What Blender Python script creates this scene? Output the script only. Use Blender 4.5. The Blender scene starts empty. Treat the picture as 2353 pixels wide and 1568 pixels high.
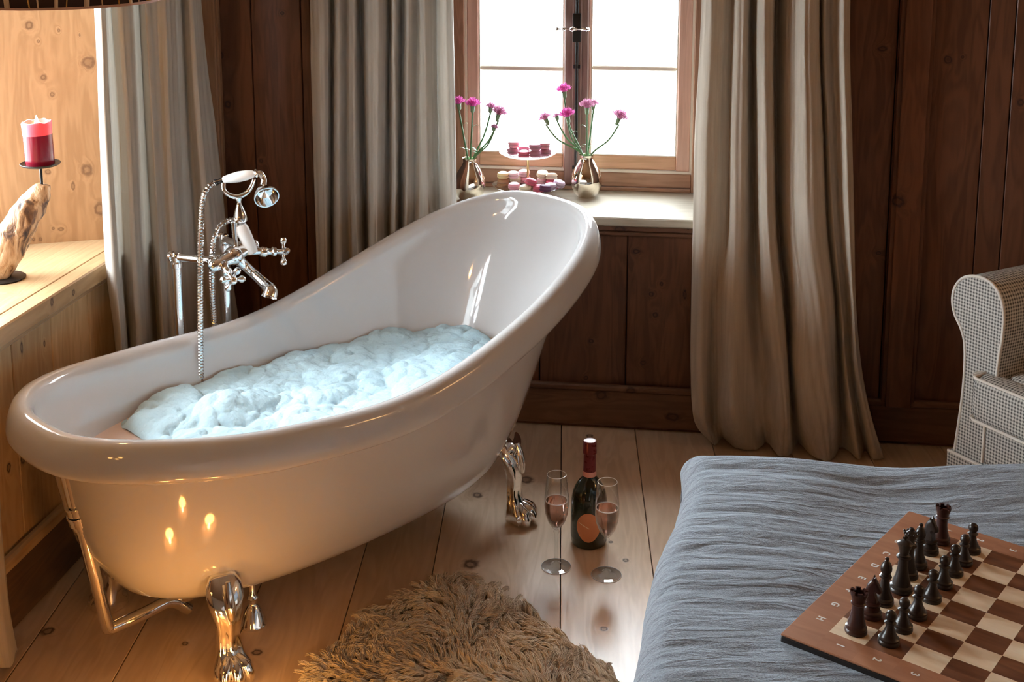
import bpy, math, random
import numpy as np
from mathutils import Vector, Matrix, noise
random.seed(7)
rng = np.random.default_rng(7)
sc = bpy.context.scene
COL = sc.collection
PI = math.pi

# ------------------------------------------------------------------ camera
F, CX, CY, PT, H = 2950.0, 1176.5, 230.0, math.radians(10), 1.75
cP, sP = math.cos(PT), math.sin(PT)
cam = bpy.data.cameras.new('camera'); co = bpy.data.objects.new('camera', cam); COL.objects.link(co)
co.location = (0, 0, H); co.rotation_euler = (PI/2 - PT, 0, 0)
cam.sensor_width = 36; cam.lens = F/2353*36; cam.shift_y = -(784-CY)/2353; cam.clip_start = .02
sc.camera = co
sc.view_settings.view_transform = 'Standard'; sc.view_settings.look = 'None'
sc.view_settings.gamma = 1; sc.view_settings.use_curve_mapping = False
sc.view_settings.exposure = 0.15

# placement helpers: the point of a known plane in the room seen at a photo pixel
def ray(x, y):
    u = (x-CX)/F; v = -(y-CY)/F
    return np.array([u, cP+v*sP, -sP+v*cP])
CAM = np.array([0, 0, H])
def onz(x, y, z):
    r = ray(x, y); return CAM + r*((z-H)/r[2])
def onpl(x, y, p0, n):
    r = ray(x, y); n = np.array(n, float)
    return CAM + r*(np.dot(np.array(p0, float)-CAM, n)/np.dot(r, n))
class Frame:
    def __init__(s, o, deg):
        a = math.radians(deg); s.o = np.array(o, float); s.rz = a
        s.ex = np.array([math.cos(a), math.sin(a), 0]); s.ey = np.array([-math.sin(a), math.cos(a), 0])
    def loc(s, p):
        d = np.array(p, float)-s.o; return np.array([d@s.ex, d@s.ey, d[2]])
    def wor(s, p):
        return s.o + p[0]*s.ex + p[1]*s.ey + np.array([0, 0, p[2]])
    def px(s, x, y, Y=0.0):            # point with local y = Y
        return s.loc(onpl(x, y, s.o+s.ey*Y, s.ey))
BW = Frame((0.019, 3.909, 0), -7.5)      # window wall: x right, y into the wall
LW = Frame((-1.176, 2.8, 0), 80.9)       # left wall: x away from camera, y into the wall
TB = Frame((-0.44558, 3.10024, 0), math.degrees(0.78232))  # bath: x towards high end, y far side

# ------------------------------------------------------------------ mesh helpers
class MB:
    def __init__(s): s.v = []; s.f = []; s.mi = []; s.cur = 0
    def add(s, vs, fs):
        b = len(s.v); s.v += [tuple(map(float, p)) for p in vs]
        for f in fs: s.f.append(tuple(i+b for i in f)); s.mi.append(s.cur)
    def box(s, x0, x1, y0, y1, z0, z1, bev=0.0):
        if bev <= 0 or min(x1-x0, y1-y0, z1-z0) <= 2*bev:
            vs = [(x, y, z) for z in (z0, z1) for y in (y0, y1) for x in (x0, x1)]
            s.add(vs, [(0,2,3,1),(4,5,7,6),(0,1,5,4),(2,6,7,3),(0,4,6,2),(1,3,7,5)]); return
        # chamfered box
        c = [(x0,x1),(y0,y1),(z0,z1)]; vs = []; idx = {}
        for i in range(8):
            b = ((i>>0)&1, (i>>1)&1, (i>>2)&1)
            for ax in range(3):
                p = [c[k][b[k]] + (0 if k == ax else (bev if b[k] == 0 else -bev)) for k in range(3)]
                idx[(b, ax)] = len(vs); vs.append(p)
        fs = []
        for ax in range(3):
            o = [k for k in range(3) if k != ax]
            for sd in (0, 1):
                q = []
                for (u, w) in ((0,0),(1,0),(1,1),(0,1)):
                    b = [0,0,0]; b[ax] = sd; b[o[0]] = u; b[o[1]] = w; q.append(idx[(tuple(b), ax)])
                fs.append(tuple(q))
            for (u, w) in ((0,0),(1,0),(1,1),(0,1)):
                b0 = [0,0,0]; b0[o[0]] = u; b0[o[1]] = w; b1 = list(b0); b1[ax] = 1
                b0, b1 = tuple(b0), tuple(b1)
                fs.append((idx[(b0,o[0])], idx[(b0,o[1])], idx[(b1,o[1])], idx[(b1,o[0])]))
        for i in range(8):
            b = ((i>>0)&1, (i>>1)&1, (i>>2)&1); fs.append((idx[(b,0)], idx[(b,1)], idx[(b,2)]))
        s.add(vs, fs)
    def rings(s, R, closed=True, cap0=False, cap1=False):
        n = len(R[0]); vs = [p for r in R for p in r]; fs = []
        for i in range(len(R)-1):
            for j in range(n if closed else n-1):
                k = (j+1) % n
                fs.append((i*n+j, i*n+k, (i+1)*n+k, (i+1)*n+j))
        if cap0: fs.append(tuple(range(n))[::-1])
        if cap1: fs.append(tuple((len(R)-1)*n+j for j in range(n)))
        s.add(vs, fs)
    def lathe(s, prof, n=32, o=(0,0,0), axis=None, cap=True):
        o = Vector(o); q = Vector((0,0,1)).rotation_difference(Vector(axis)) if axis is not None else None
        R = []
        for r, z in prof:
            ring = []
            for j in range(n):
                a = 2*PI*j/n; p = Vector((max(r, 1e-5)*math.cos(a), max(r, 1e-5)*math.sin(a), z))
                if q: p = q @ p
                ring.append(tuple(p+o))
            R.append(ring)
        s.rings(R, True, cap, cap)
    def tube(s, pts, rad, n=12, caps=True, smooth=0):
        P = [Vector(p) for p in pts]
        if smooth:
            P2 = []; rr = []
            rl = rad if hasattr(rad, '__len__') else [rad]*len(P)
            for i in range(len(P)-1):
                p0 = P[max(i-1,0)]; p1 = P[i]; p2 = P[i+1]; p3 = P[min(i+2,len(P)-1)]
                for k in range(smooth):
                    t = k/smooth
                    P2.append(0.5*((2*p1)+(p2-p0)*t+(2*p0-5*p1+4*p2-p3)*t*t+(3*p1-p0-3*p2+p3)*t**3))
                    rr.append(rl[i]*(1-t)+rl[i+1]*t)
            P2.append(P[-1]); rr.append(rl[-1]); P = P2; rad = rr
        rl = rad if hasattr(rad, '__len__') else [rad]*len(P)
        up = None; R = []
        for i, p in enumerate(P):
            d = (P[min(i+1,len(P)-1)]-P[max(i-1,0)]).normalized()
            if up is None:
                up = d.orthogonal().normalized()
            up = (up - d*up.dot(d)); up = up.normalized() if up.length > 1e-6 else d.orthogonal().normalized()
            w = d.cross(up)
            R.append([tuple(p + rl[i]*(math.cos(2*PI*j/n)*up + math.sin(2*PI*j/n)*w)) for j in range(n)])
        s.rings(R, True, caps, caps)
    def sphere(s, c, r, n=16, m=10, sz=1.0):
        s.lathe([(r*math.sin(PI*k/m), -r*sz*math.cos(PI*k/m)) for k in range(m+1)], n, c, None, False)
    def grid(s, G, flip=False):
        n = len(G[0]); vs = [p for r in G for p in r]; fs = []
        for i in range(len(G)-1):
            for j in range(n-1):
                f = (i*n+j, i*n+j+1, (i+1)*n+j+1, (i+1)*n+j); fs.append(f[::-1] if flip else f)
        s.add(vs, fs)
    def build(s, name, mat, parent=None, smooth=True, loc=None, rz=None, auto=None):
        me = bpy.data.meshes.new(name); me.from_pydata(s.v, [], s.f)
        ms = mat if isinstance(mat, (list, tuple)) else [mat]
        for m in ms: me.materials.append(m)
        if len(ms) > 1: me.polygons.foreach_set('material_index', s.mi)
        me.update()
        if smooth:
            me.polygons.foreach_set('use_smooth', [True]*len(me.polygons))
            me.set_sharp_from_angle(angle=math.radians(auto if auto else 40))
        o = bpy.data.objects.new(name, me); COL.objects.link(o)
        if parent is not None: o.parent = parent
        if loc is not None: o.location = loc
        if rz is not None: o.rotation_euler = (0, 0, rz)
        return o
def tag(o, label=None, cat=None, group=None, kind=None):
    if label: o['label'] = label
    if cat: o['category'] = cat
    if group: o['group'] = group
    if kind: o['kind'] = kind
    return o
def empty(name, loc=(0,0,0), rz=0.0, label=None, cat=None, group=None, kind=None):
    o = bpy.data.objects.new(name, None); COL.objects.link(o); o.location = loc; o.rotation_euler = (0,0,rz)
    o.empty_display_size = .05
    return tag(o, label, cat, group, kind)
def copy_tree(o, loc=None, parent=None, label=None):
    c = o.copy(); COL.objects.link(c); c.parent = parent
    if loc is not None: c.location = loc
    if label: c['label'] = label
    for ch in list(o.children): copy_tree(ch, None, c)
    return c
def fbm(x, y, z, o=4):
    return noise.fractal(Vector((x, y, z)), 1.0, 2.0, o)

# ------------------------------------------------------------------ materials
def newmat(name):
    m = bpy.data.materials.new(name); m.use_nodes = True
    nt = m.node_tree; b = nt.nodes['Principled BSDF']; return m, nt, b
def N(nt, t, **k):
    n = nt.nodes.new(t)
    for a, v in k.items(): setattr(n, a, v)
    return n
def plain(name, col, rough=.5, metal=0.0, **k):
    m, nt, b = newmat(name)
    b.inputs['Base Color'].default_value = (*col, 1); b.inputs['Roughness'].default_value = rough
    b.inputs['Metallic'].default_value = metal
    for a, v in k.items(): b.inputs[a.replace('_', ' ')].default_value = v
    tc = N(nt, 'ShaderNodeTexCoord'); nz = N(nt, 'ShaderNodeTexNoise'); nz.inputs['Scale'].default_value = 40
    nt.links.new(tc.outputs['Object'], nz.inputs['Vector'])
    mr = N(nt, 'ShaderNodeMapRange'); mr.inputs['To Min'].default_value = max(0, rough-.03); mr.inputs['To Max'].default_value = min(1, rough+.03)
    nt.links.new(nz.outputs['Fac'], mr.inputs['Value']); nt.links.new(mr.outputs['Result'], b.inputs['Roughness'])
    return m
def ramp(nt, stops, interp='LINEAR'):
    r = N(nt, 'ShaderNodeValToRGB'); cr = r.color_ramp; cr.interpolation = interp
    while len(cr.elements) < len(stops): cr.elements.new(.5)
    for e, (p, c) in zip(cr.elements, stops): e.position = p; e.color = (*c, 1)
    return r
def wood(name, c1, c2, axis='Z', rough=.45, knots=(), kcol=(.10,.045,.02), sc1=9.0, board=None, spec=.4, vor=None, bump=.25):
    """knots: (x,y,z,rx,ry,rz) in object space; grain runs along axis"""
    m, nt, b = newmat(name); L = nt.links
    tc = N(nt, 'ShaderNodeTexCoord'); src = tc.outputs['Object']
    if board:
        at = N(nt, 'ShaderNodeAttribute', attribute_name='board'); sep = N(nt, 'ShaderNodeVectorMath', operation='SCALE')
        L.new(at.outputs['Vector'], sep.inputs[0]); sep.inputs['Scale'].default_value = 7.0
        ad = N(nt, 'ShaderNodeVectorMath', operation='ADD'); L.new(src, ad.inputs[0]); L.new(sep.outputs[0], ad.inputs[1]); src2 = ad.outputs[0]
    else: src2 = src
    dmin = None
    for (kx, ky, kz, rx, ry, rz) in knots:
        mp = N(nt, 'ShaderNodeMapping'); s_ = (1/rx, 1/ry, 1/rz)
        mp.inputs['Scale'].default_value = s_
        mp.inputs['Location'].default_value = (-kx*s_[0], -ky*s_[1], -kz*s_[2])
        L.new(tc.outputs['Object'], mp.inputs['Vector'])
        ln = N(nt, 'ShaderNodeVectorMath', operation='LENGTH'); L.new(mp.outputs[0], ln.inputs[0])
        if dmin is None: dmin = ln.outputs['Value']
        else:
            mn = N(nt, 'ShaderNodeMath', operation='MINIMUM'); L.new(dmin, mn.inputs[0]); L.new(ln.outputs['Value'], mn.inputs[1]); dmin = mn.outputs[0]
    if dmin is not None:
        kn = N(nt, 'ShaderNodeTexNoise'); kn.inputs['Scale'].default_value = 60; L.new(tc.outputs['Object'], kn.inputs['Vector'])
        ml = N(nt, 'ShaderNodeMath', operation='MULTIPLY_ADD'); L.new(kn.outputs['Fac'], ml.inputs[0]); ml.inputs[1].default_value = .7; ml.inputs[2].default_value = -.35
        ad = N(nt, 'ShaderNodeMath', operation='ADD'); L.new(dmin, ad.inputs[0]); L.new(ml.outputs[0], ad.inputs[1]); dmin = ad.outputs[0]
    sc_ = {'X': (1.1, sc1, sc1), 'Y': (sc1, 1.1, sc1), 'Z': (sc1, sc1, 1.1)}[axis]
    mp = N(nt, 'ShaderNodeMapping'); mp.inputs['Scale'].default_value = sc_; L.new(src2, mp.inputs['Vector'])
    vec = mp.outputs[0]
    if dmin is not None:   # grain bends round the knots
        dv = N(nt, 'ShaderNodeMath', operation='MULTIPLY_ADD'); L.new(dmin, dv.inputs[0]); L.new(dmin, dv.inputs[1]); dv.inputs[2].default_value = .6
        iv = N(nt, 'ShaderNodeMath', operation='DIVIDE'); iv.inputs[0].default_value = .22; L.new(dv.outputs[0], iv.inputs[1])
        cb = N(nt, 'ShaderNodeCombineXYZ')
        for k in range(3): L.new(iv.outputs[0], cb.inputs[k])
        ad = N(nt, 'ShaderNodeVectorMath', operation='ADD'); L.new(vec, ad.inputs[0]); L.new(cb.outputs[0], ad.inputs[1]); vec = ad.outputs[0]
    n1 = N(nt, 'ShaderNodeTexNoise'); n1.inputs['Scale'].default_value = 1.6; n1.inputs['Detail'].default_value = 3; n1.inputs['Distortion'].default_value = .5
    L.new(vec, n1.inputs['Vector'])
    w = N(nt, 'ShaderNodeMath', operation='MULTIPLY'); L.new(n1.outputs['Fac'], w.inputs[0]); w.inputs[1].default_value = 46
    sn = N(nt, 'ShaderNodeMath', operation='SINE'); L.new(w.outputs[0], sn.inputs[0])
    n2 = N(nt, 'ShaderNodeTexNoise'); n2.inputs['Scale'].default_value = 9; n2.inputs['Detail'].default_value = 4; L.new(vec, n2.inputs['Vector'])
    m1 = N(nt, 'ShaderNodeMath', operation='MULTIPLY_ADD'); L.new(sn.outputs[0], m1.inputs[0]); m1.inputs[1].default_value = .16; L.new(n1.outputs['Fac'], m1.inputs[2])
    m2 = N(nt, 'ShaderNodeMath', operation='MULTIPLY_ADD'); L.new(n2.outputs['Fac'], m2.inputs[0]); m2.inputs[1].default_value = .55; L.new(m1.outputs[0], m2.inputs[2])
    m3 = N(nt, 'ShaderNodeMath', operation='ADD'); L.new(m2.outputs[0], m3.inputs[0]); m3.inputs[1].default_value = -.27
    r = ramp(nt, [(.25, c2), (.72, c1)]); L.new(m3.outputs[0], r.inputs[0]); colr = r.outputs[0]
    if board:
        hs = N(nt, 'ShaderNodeHueSaturation'); at2 = N(nt, 'ShaderNodeSeparateXYZ'); L.new(at.outputs['Vector'], at2.inputs[0])
        mr = N(nt, 'ShaderNodeMapRange'); mr.inputs['To Min'].default_value = .82; mr.inputs['To Max'].default_value = 1.15
        L.new(at2.outputs[0], mr.inputs['Value']); L.new(mr.outputs[0], hs.inputs['Value']); L.new(colr, hs.inputs['Color']); colr = hs.outputs[0]
    if dmin is not None:
        kr = ramp(nt, [(0, (.55,.55,.55)), (.28, (.45,.45,.45)), (.46, (1,1,1)), (.62, (.75,.75,.75)), (.74, (.25,.25,.25)), (1.0, (0,0,0))])
        L.new(dmin, kr.inputs[0])
        mx = N(nt, 'ShaderNodeMixRGB'); L.new(kr.outputs[0], mx.inputs[0]); L.new(colr, mx.inputs[1]); mx.inputs[2].default_value = (*kcol, 1); colr = mx.outputs[0]
    L.new(colr, b.inputs['Base Color'])
    b.inputs['Roughness'].default_value = rough; b.inputs['Specular IOR Level'].default_value = spec
    bp = N(nt, 'ShaderNodeBump'); bp.inputs['Strength'].default_value = bump; bp.inputs['Distance'].default_value = .002
    L.new(m3.outputs[0], bp.inputs['Height']); L.new(bp.outputs[0], b.inputs['Normal'])
    return m
def fabric(name, c1, c2, scale=(60,60,6), rough=.9, trans=.0, weave=900, bump=.3, tcol=None, nsc=1.0):
    m, nt, b = newmat(name); L = nt.links
    tc = N(nt, 'ShaderNodeTexCoord'); mp = N(nt, 'ShaderNodeMapping'); mp.inputs['Scale'].default_value = scale; L.new(tc.outputs['Object'], mp.inputs[0])
    n1 = N(nt, 'ShaderNodeTexNoise'); n1.inputs['Scale'].default_value = nsc; n1.inputs['Detail'].default_value = 5; L.new(mp.outputs[0], n1.inputs['Vector'])
    r = ramp(nt, [(.3, c2), (.7, c1)]); L.new(n1.outputs['Fac'], r.inputs[0]); L.new(r.outputs[0], b.inputs['Base Color'])
    n2 = N(nt, 'ShaderNodeTexNoise'); n2.inputs['Scale'].default_value = weave; n2.inputs['Detail'].default_value = 2; L.new(tc.outputs['Object'], n2.inputs['Vector'])
    ad = N(nt, 'ShaderNodeMath', operation='ADD'); L.new(n1.outputs['Fac'], ad.inputs[0]); L.new(n2.outputs['Fac'], ad.inputs[1])
    bp = N(nt, 'ShaderNodeBump'); bp.inputs['Strength'].default_value = bump; bp.inputs['Distance'].default_value = .002
    L.new(ad.outputs[0], bp.inputs['Height']); L.new(bp.outputs[0], b.inputs['Normal'])
    b.inputs['Roughness'].default_value = rough; b.inputs['Specular IOR Level'].default_value = .15
    b.inputs['Sheen Weight'].default_value = .15
    if trans > 0:
        tr = N(nt, 'ShaderNodeBsdfTranslucent'); tr.inputs['Color'].default_value = (*(tcol or c1), 1)
        mx = N(nt, 'ShaderNodeMixShader'); mx.inputs[0].default_value = trans
        L.new(b.outputs[0], mx.inputs[1]); L.new(tr.outputs[0], mx.inputs[2]); L.new(mx.outputs[0], nt.nodes['Material Output'].inputs['Surface'])
    return m
def thinglass(name, tint=(1,1,1), gl=.06, rough=.0, ior=1.45):
    m, nt, b = newmat(name); L = nt.links
    tr = N(nt, 'ShaderNodeBsdfTransparent'); tr.inputs[0].default_value = (*tint, 1)
    g = N(nt, 'ShaderNodeBsdfGlossy'); g.inputs['Roughness'].default_value = rough
    fr = N(nt, 'ShaderNodeLayerWeight'); fr.inputs['Blend'].default_value = .5
    pw = N(nt, 'ShaderNodeMath', operation='POWER'); L.new(fr.outputs['Facing'], pw.inputs[0]); pw.inputs[1].default_value = 2.6
    ma = N(nt, 'ShaderNodeMath', operation='MULTIPLY_ADD'); L.new(pw.outputs[0], ma.inputs[0]); ma.inputs[1].default_value = .85; ma.inputs[2].default_value = gl
    mx = N(nt, 'ShaderNodeMixShader'); L.new(ma.outputs[0], mx.inputs[0]); L.new(tr.outputs[0], mx.inputs[1]); L.new(g.outputs[0], mx.inputs[2])
    L.new(mx.outputs[0], nt.nodes['Material Output'].inputs['Surface']); nt.nodes.remove(b)
    return m
def emit(name, col, st):
    m, nt, b = newmat(name); b.inputs['Base Color'].default_value = (*col, 1)
    b.inputs['Emission Color'].default_value = (*col, 1); b.inputs['Emission Strength'].default_value = st
    return m

M = {}
M['enamel'] = plain('enamel', (.60,.585,.585), .07, 0, Coat_Weight=.4, Coat_Roughness=.03)
M['chrome'] = plain('chrome', (.86,.87,.88), .06, 1.0)
M['chrome_dark'] = plain('chrome_dark', (.05,.05,.055), .25, .6)
M['ceramic'] = plain('ceramic', (.85,.86,.86), .08)
M['iron'] = plain('iron', (.02,.018,.017), .35, .4)
M['brass'] = plain('brass', (.80,.58,.30), .2, 1.0)
M['mirror_gold'] = plain('mirror_gold', (.80,.72,.62), .07, 1.0)
M['black_gap'] = plain('black_gap', (.012,.008,.007), .8)
M['glass_pane'] = thinglass('glass_pane')
M['glass_cup'] = thinglass('glass_cup', (.97,.98,.98), ior=1.5)
M['curtain'] = fabric('curtain_linen', (.74,.68,.61), (.64,.58,.51), (110,110,3), trans=.35, tcol=(.62,.60,.56), bump=.35)
M['curtain_tan'] = fabric('curtain_linen_warm', (.62,.53,.44), (.52,.44,.355), (110,110,3), trans=.18, tcol=(.60,.54,.46), bump=.35)
M['white_cloth'] = fabric('white_cloth', (.80,.79,.77), (.74,.73,.72), (40,40,40), bump=.2)
M['plaster'] = plain('plaster', (.55,.40,.28), .8)

# ------------------------------------------------------------------ knots on the planes (from the photo)
def kn_frame(fr, lst, Y=0.0, grain='z'):
    out = []
    for (x, y, r, st) in lst:          # r in photo px, st elongation along grain
        p = fr.px(x, y, Y); d = np.linalg.norm(fr.wor(p)-CAM); R = r*d/2950*1.35
        out.append((p[0], p[1], p[2], R, .2, R*st) if grain == 'z' else (p[0], p[1], p[2], R*st, .2, R))
    return out
BD = 2.3                                # floor boards run 2.3 degrees off the camera's y
FL = Frame((0, 0, 0), -BD)
def kn_floor(lst):
    out = []
    for (x, y, r, st) in lst:
        w = onz(x, y, 0); p = FL.loc(w); d = np.linalg.norm(w-CAM); R = r*d/2950*1.4
        out.append((p[0], p[1], p[2], R, R*st, .2))
    return out

# ------------------------------------------------------------------ floor
fk = kn_floor([(1210,1103,15,1.1),(1097,1138,11,1.1),(1082,1297,17,1.1),(108,1452,13,1.1),(850,1398,8,1.1),(937,1406,7,.8),(1355,1002,8,1),(1437,1288,7,1),(1388,1446,9,1),(590,1500,11,1),(1403,1246,5,1),(1205,1205,4,1),(425,1480,7,1)])
M['floor'] = wood('floor_wood', (.72,.53,.375), (.62,.435,.29), 'Y', .28, fk, (.09,.045,.03), 8, True, .45)
seams = sorted([FL.loc(onz(1288,1300,0))[0], FL.loc(onz(1480,1155,0))[0], FL.loc(onz(1006,1250,0))[0], FL.loc(onz(803,1386,0))[0]])
w_ = .235
edges = [seams[0]-w_*k for k in range(7, 0, -1)] + seams + [seams[-1]+w_*k for k in range(1, 14)]
mb = MB(); bv = []
for a, b_ in zip(edges[:-1], edges[1:]):
    n0 = len(mb.v); mb.box(a+.0012, b_-.0012, -2.2, 4.6, -.03, 0, .0012)
    bv += [(random.random(), random.random(), random.random())]*(len(mb.v)-n0)
n0 = len(mb.v); mb.cur = 1; mb.box(edges[0], edges[-1], -2.2, 4.6, -.06, -.031); bv += [(0,0,0)]*(len(mb.v)-n0)
flo = mb.build('floor', [M['floor'], M['black_gap']], smooth=False, rz=FL.rz)
at = flo.data.attributes.new('board', 'FLOAT_VECTOR', 'POINT'); at.data.foreach_set('vector', np.array(bv, 'f').ravel())
tag(flo, kind='structure')
def board_attr(o, bv):
    a = o.data.attributes.new('board', 'FLOAT_VECTOR', 'POINT'); a.data.foreach_set('vector', np.array(bv, 'f').ravel())

# ------------------------------------------------------------------ window wall
ZS = .70
yw = .345                                # depth of the window plane in the niche
kb = kn_frame(BW, [(507,127,7,1.2),(523,240,8,1.1),(512,335,5,1),(470,300,4,1),(600,370,5,.8),(2060,457,15,1),(2178,137,10,1),(2212,131,4,1),(2018,582,7,.6),(2028,112,11,.6),(1462,581,9,.7),(1497,679,6,1),(1506,727,6,1),(1478,837,8,.7),(1358,788,7,.9),(1346,872,6,.9),(1520,656,4,1.4),(1574,680,4,3),(648,30,5,1),(2345,235,8,1)])
M['wall_back'] = wood('wall_pine_backlit', (.165,.066,.035), (.098,.038,.021), 'Z', .42, kb, (.035,.014,.012), 9, True, .35)  # same pine as the left wall, backlit shade put into its colour
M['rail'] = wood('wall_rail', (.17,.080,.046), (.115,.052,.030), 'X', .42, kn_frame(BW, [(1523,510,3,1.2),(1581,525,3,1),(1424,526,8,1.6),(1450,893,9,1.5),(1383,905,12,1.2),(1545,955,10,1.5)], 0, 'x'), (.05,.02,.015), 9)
Xl = BW.px(1040, 430, 0)[0] - .12; Xr = BW.px(1604, 480, 0)[0] + .02
mb = MB(); bv = []
def bd(x0, x1, z0, z1, y0=0.0, y1=.03, g=.0015):
    n0 = len(mb.v); mb.box(x0+g, x1-g, y0, y1, z0, z1, .002)
    q = (random.random(), random.random(), random.random()); bv.extend([q]*(len(mb.v)-n0))
xL0 = BW.loc(LW.wor((1.25, 0, 0)))[0]
eL = [-1.02] + [BW.px(x, 300, 0)[0] for x in (585, 698, 720)] + [ -.22, Xl]
for a, b_ in zip(eL[:-1], eL[1:]): bd(a, b_, .13, 2.35)
eR = [Xr] + [BW.px(x, 300, 0)[0] for x in (1800, 2052)]
for a, b_ in zip(eR[:-1], eR[1:]): bd(a, b_, .13, 2.35)
q0 = BW.px(2056, 300, -.022)[0]; q1 = BW.px(2138, 300, -.022)[0]
bd(q0, q1, .13, 2.35, -.022, .0); bd(q0+.012, q1-.012, .13, 2.35, -.030, -.022)
eR2 = [BW.px(x, 300, 0)[0] for x in (2052, 2257)] + [1.46, 1.70, 1.95, 2.2, 2.45, 2.7]
for a, b_ in zip(eR2[:-1], eR2[1:]): bd(a, b_, .13, 2.35)
eA = [Xl] + [BW.px(x, 700, .012)[0] for x in (1240, 1440)] + [Xr]
for a, b_ in zip(eA[:-1], eA[1:]): bd(a, b_, .13, .66, .012)
bd(-1.05, 2.7, 0, .13, .0, .03)                    # skirting band of the wall face
bd(Xl, Xr, 1.75, 2.35, .0, .03)                     # above the niche
for (x0, x1) in ((Xl-.03, Xl), (Xr, Xr+.03)):       # niche reveals
    n0 = len(mb.v); mb.box(x0, x1, .0, .42, 0, 2.35); bv.extend([(.3,.4,.5)]*(len(mb.v)-n0))
n0 = len(mb.v); mb.box(Xl, Xr, .0, .42, 1.75, 1.78); bv.extend([(.3,.4,.5)]*(len(mb.v)-n0))
n0 = len(mb.v); mb.cur = 1
mb.box(-1.15, Xl, .03, .42, -.03, 2.35); mb.box(Xr, 2.75, .03, .42, -.03, 2.35); mb.box(Xl, Xr, .03, .42, -.03, .66); mb.box(Xl, Xr, .03, .42, 1.78, 2.35)
bv.extend([(0,0,0)]*(len(mb.v)-n0))
wb = mb.build('wall_back', [M['wall_back'], M['black_gap']], smooth=False, loc=BW.o, rz=BW.rz); board_attr(wb, bv)
tag(wb, kind='structure')
# rails on the panelling under the sill, batten foot, skirting
mb = MB(); z1 = BW.px(1500, 548, -.01)[2]; z2 = BW.px(1500, 535, -.01)[2]
mb.box(Xl, Xr, -.006, .014, z2, ZS-.006, .002)
mb.box(Xl, Xr, .0, .014, z1, z2-.003, .004)
rl = mb.build('trim_1', M['rail'], smooth=False, loc=BW.o, rz=BW.rz); tag(rl, kind='structure')
mb = MB(); mb.box(-1.05, 2.7, -.012, .0, .012, .128, .002); mb.box(-1.05, 2.7, -.022, .0, .130, .150, .005)
rl = mb.build('baseboard_back', M['rail'], smooth=False, loc=BW.o, rz=BW.rz); tag(rl, kind='structure')
# sill board of the window niche
M['sill'] = wood('sill_wood', (.52,.47,.38), (.43,.38,.30), 'X', .35, [], sc1=10)
mb = MB(); mb.box(Xl, Xr, -.016, .40, ZS-.028, ZS, .004)
so = mb.build('trim_2', M['sill'], smooth=False, loc=BW.o, rz=BW.rz); tag(so, kind='structure')

# ------------------------------------------------------------------ window_1
M['frame_wood'] = wood('window_frame_wood', (.80,.52,.41), (.68,.42,.32), 'Z', .4, [], sc1=14)
M['frame_wood_x'] = wood('window_frame_wood_rail', (.76,.46,.29), (.62,.36,.21), 'X', .4, [], sc1=14)
M['frame_light'] = plain('window_bead', (.88,.80,.68), .4)
M['casing'] = wood('casing_wood', (.50,.29,.19), (.38,.21,.13), 'Z', .4, [], sc1=14); M['casing_x'] = wood('casing_wood_rail', (.50,.29,.19), (.38,.21,.13), 'X', .4, [], sc1=14)
win = empty('window_1', BW.o, BW.rz); tag(win, kind='structure')
def WX(x, y=250): return BW.px(x, y, yw)[0]
def WZ(y, x=1320): return BW.px(x, y, yw)[2]
ztop = 1.72
zb = [WZ(v) for v in (440, 425, 392, 384, 352)]   # sill line, casing, casing top, casement bottom, glass bottom
mb = MB()
x_out = (Xl, Xr); xl1 = WX(1070); xr1 = WX(1592)
mb.box(Xl, xl1, yw-.02, yw+.05, ZS, ztop, .003); mb.box(xr1, Xr, yw-.02, yw+.05, ZS, ztop, .003)
mb.build('casing_stiles', M['casing'], win, False)
mb = MB(); mb.box(xl1, xr1, yw-.02, yw+.05, ZS, zb[1], .003); mb.box(xl1, xr1, yw-.010, yw+.05, zb[1]+.001, zb[2], .003); mb.box(xl1, xr1, yw-.02, yw+.05, ztop-.08, ztop)
mb.build('casing_rails', M['casing_x'], win, False)
xm = (WX(1291), WX(1300), WX(1322), WX(1329), WX(1350), WX(1358))
glz = []
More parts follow.
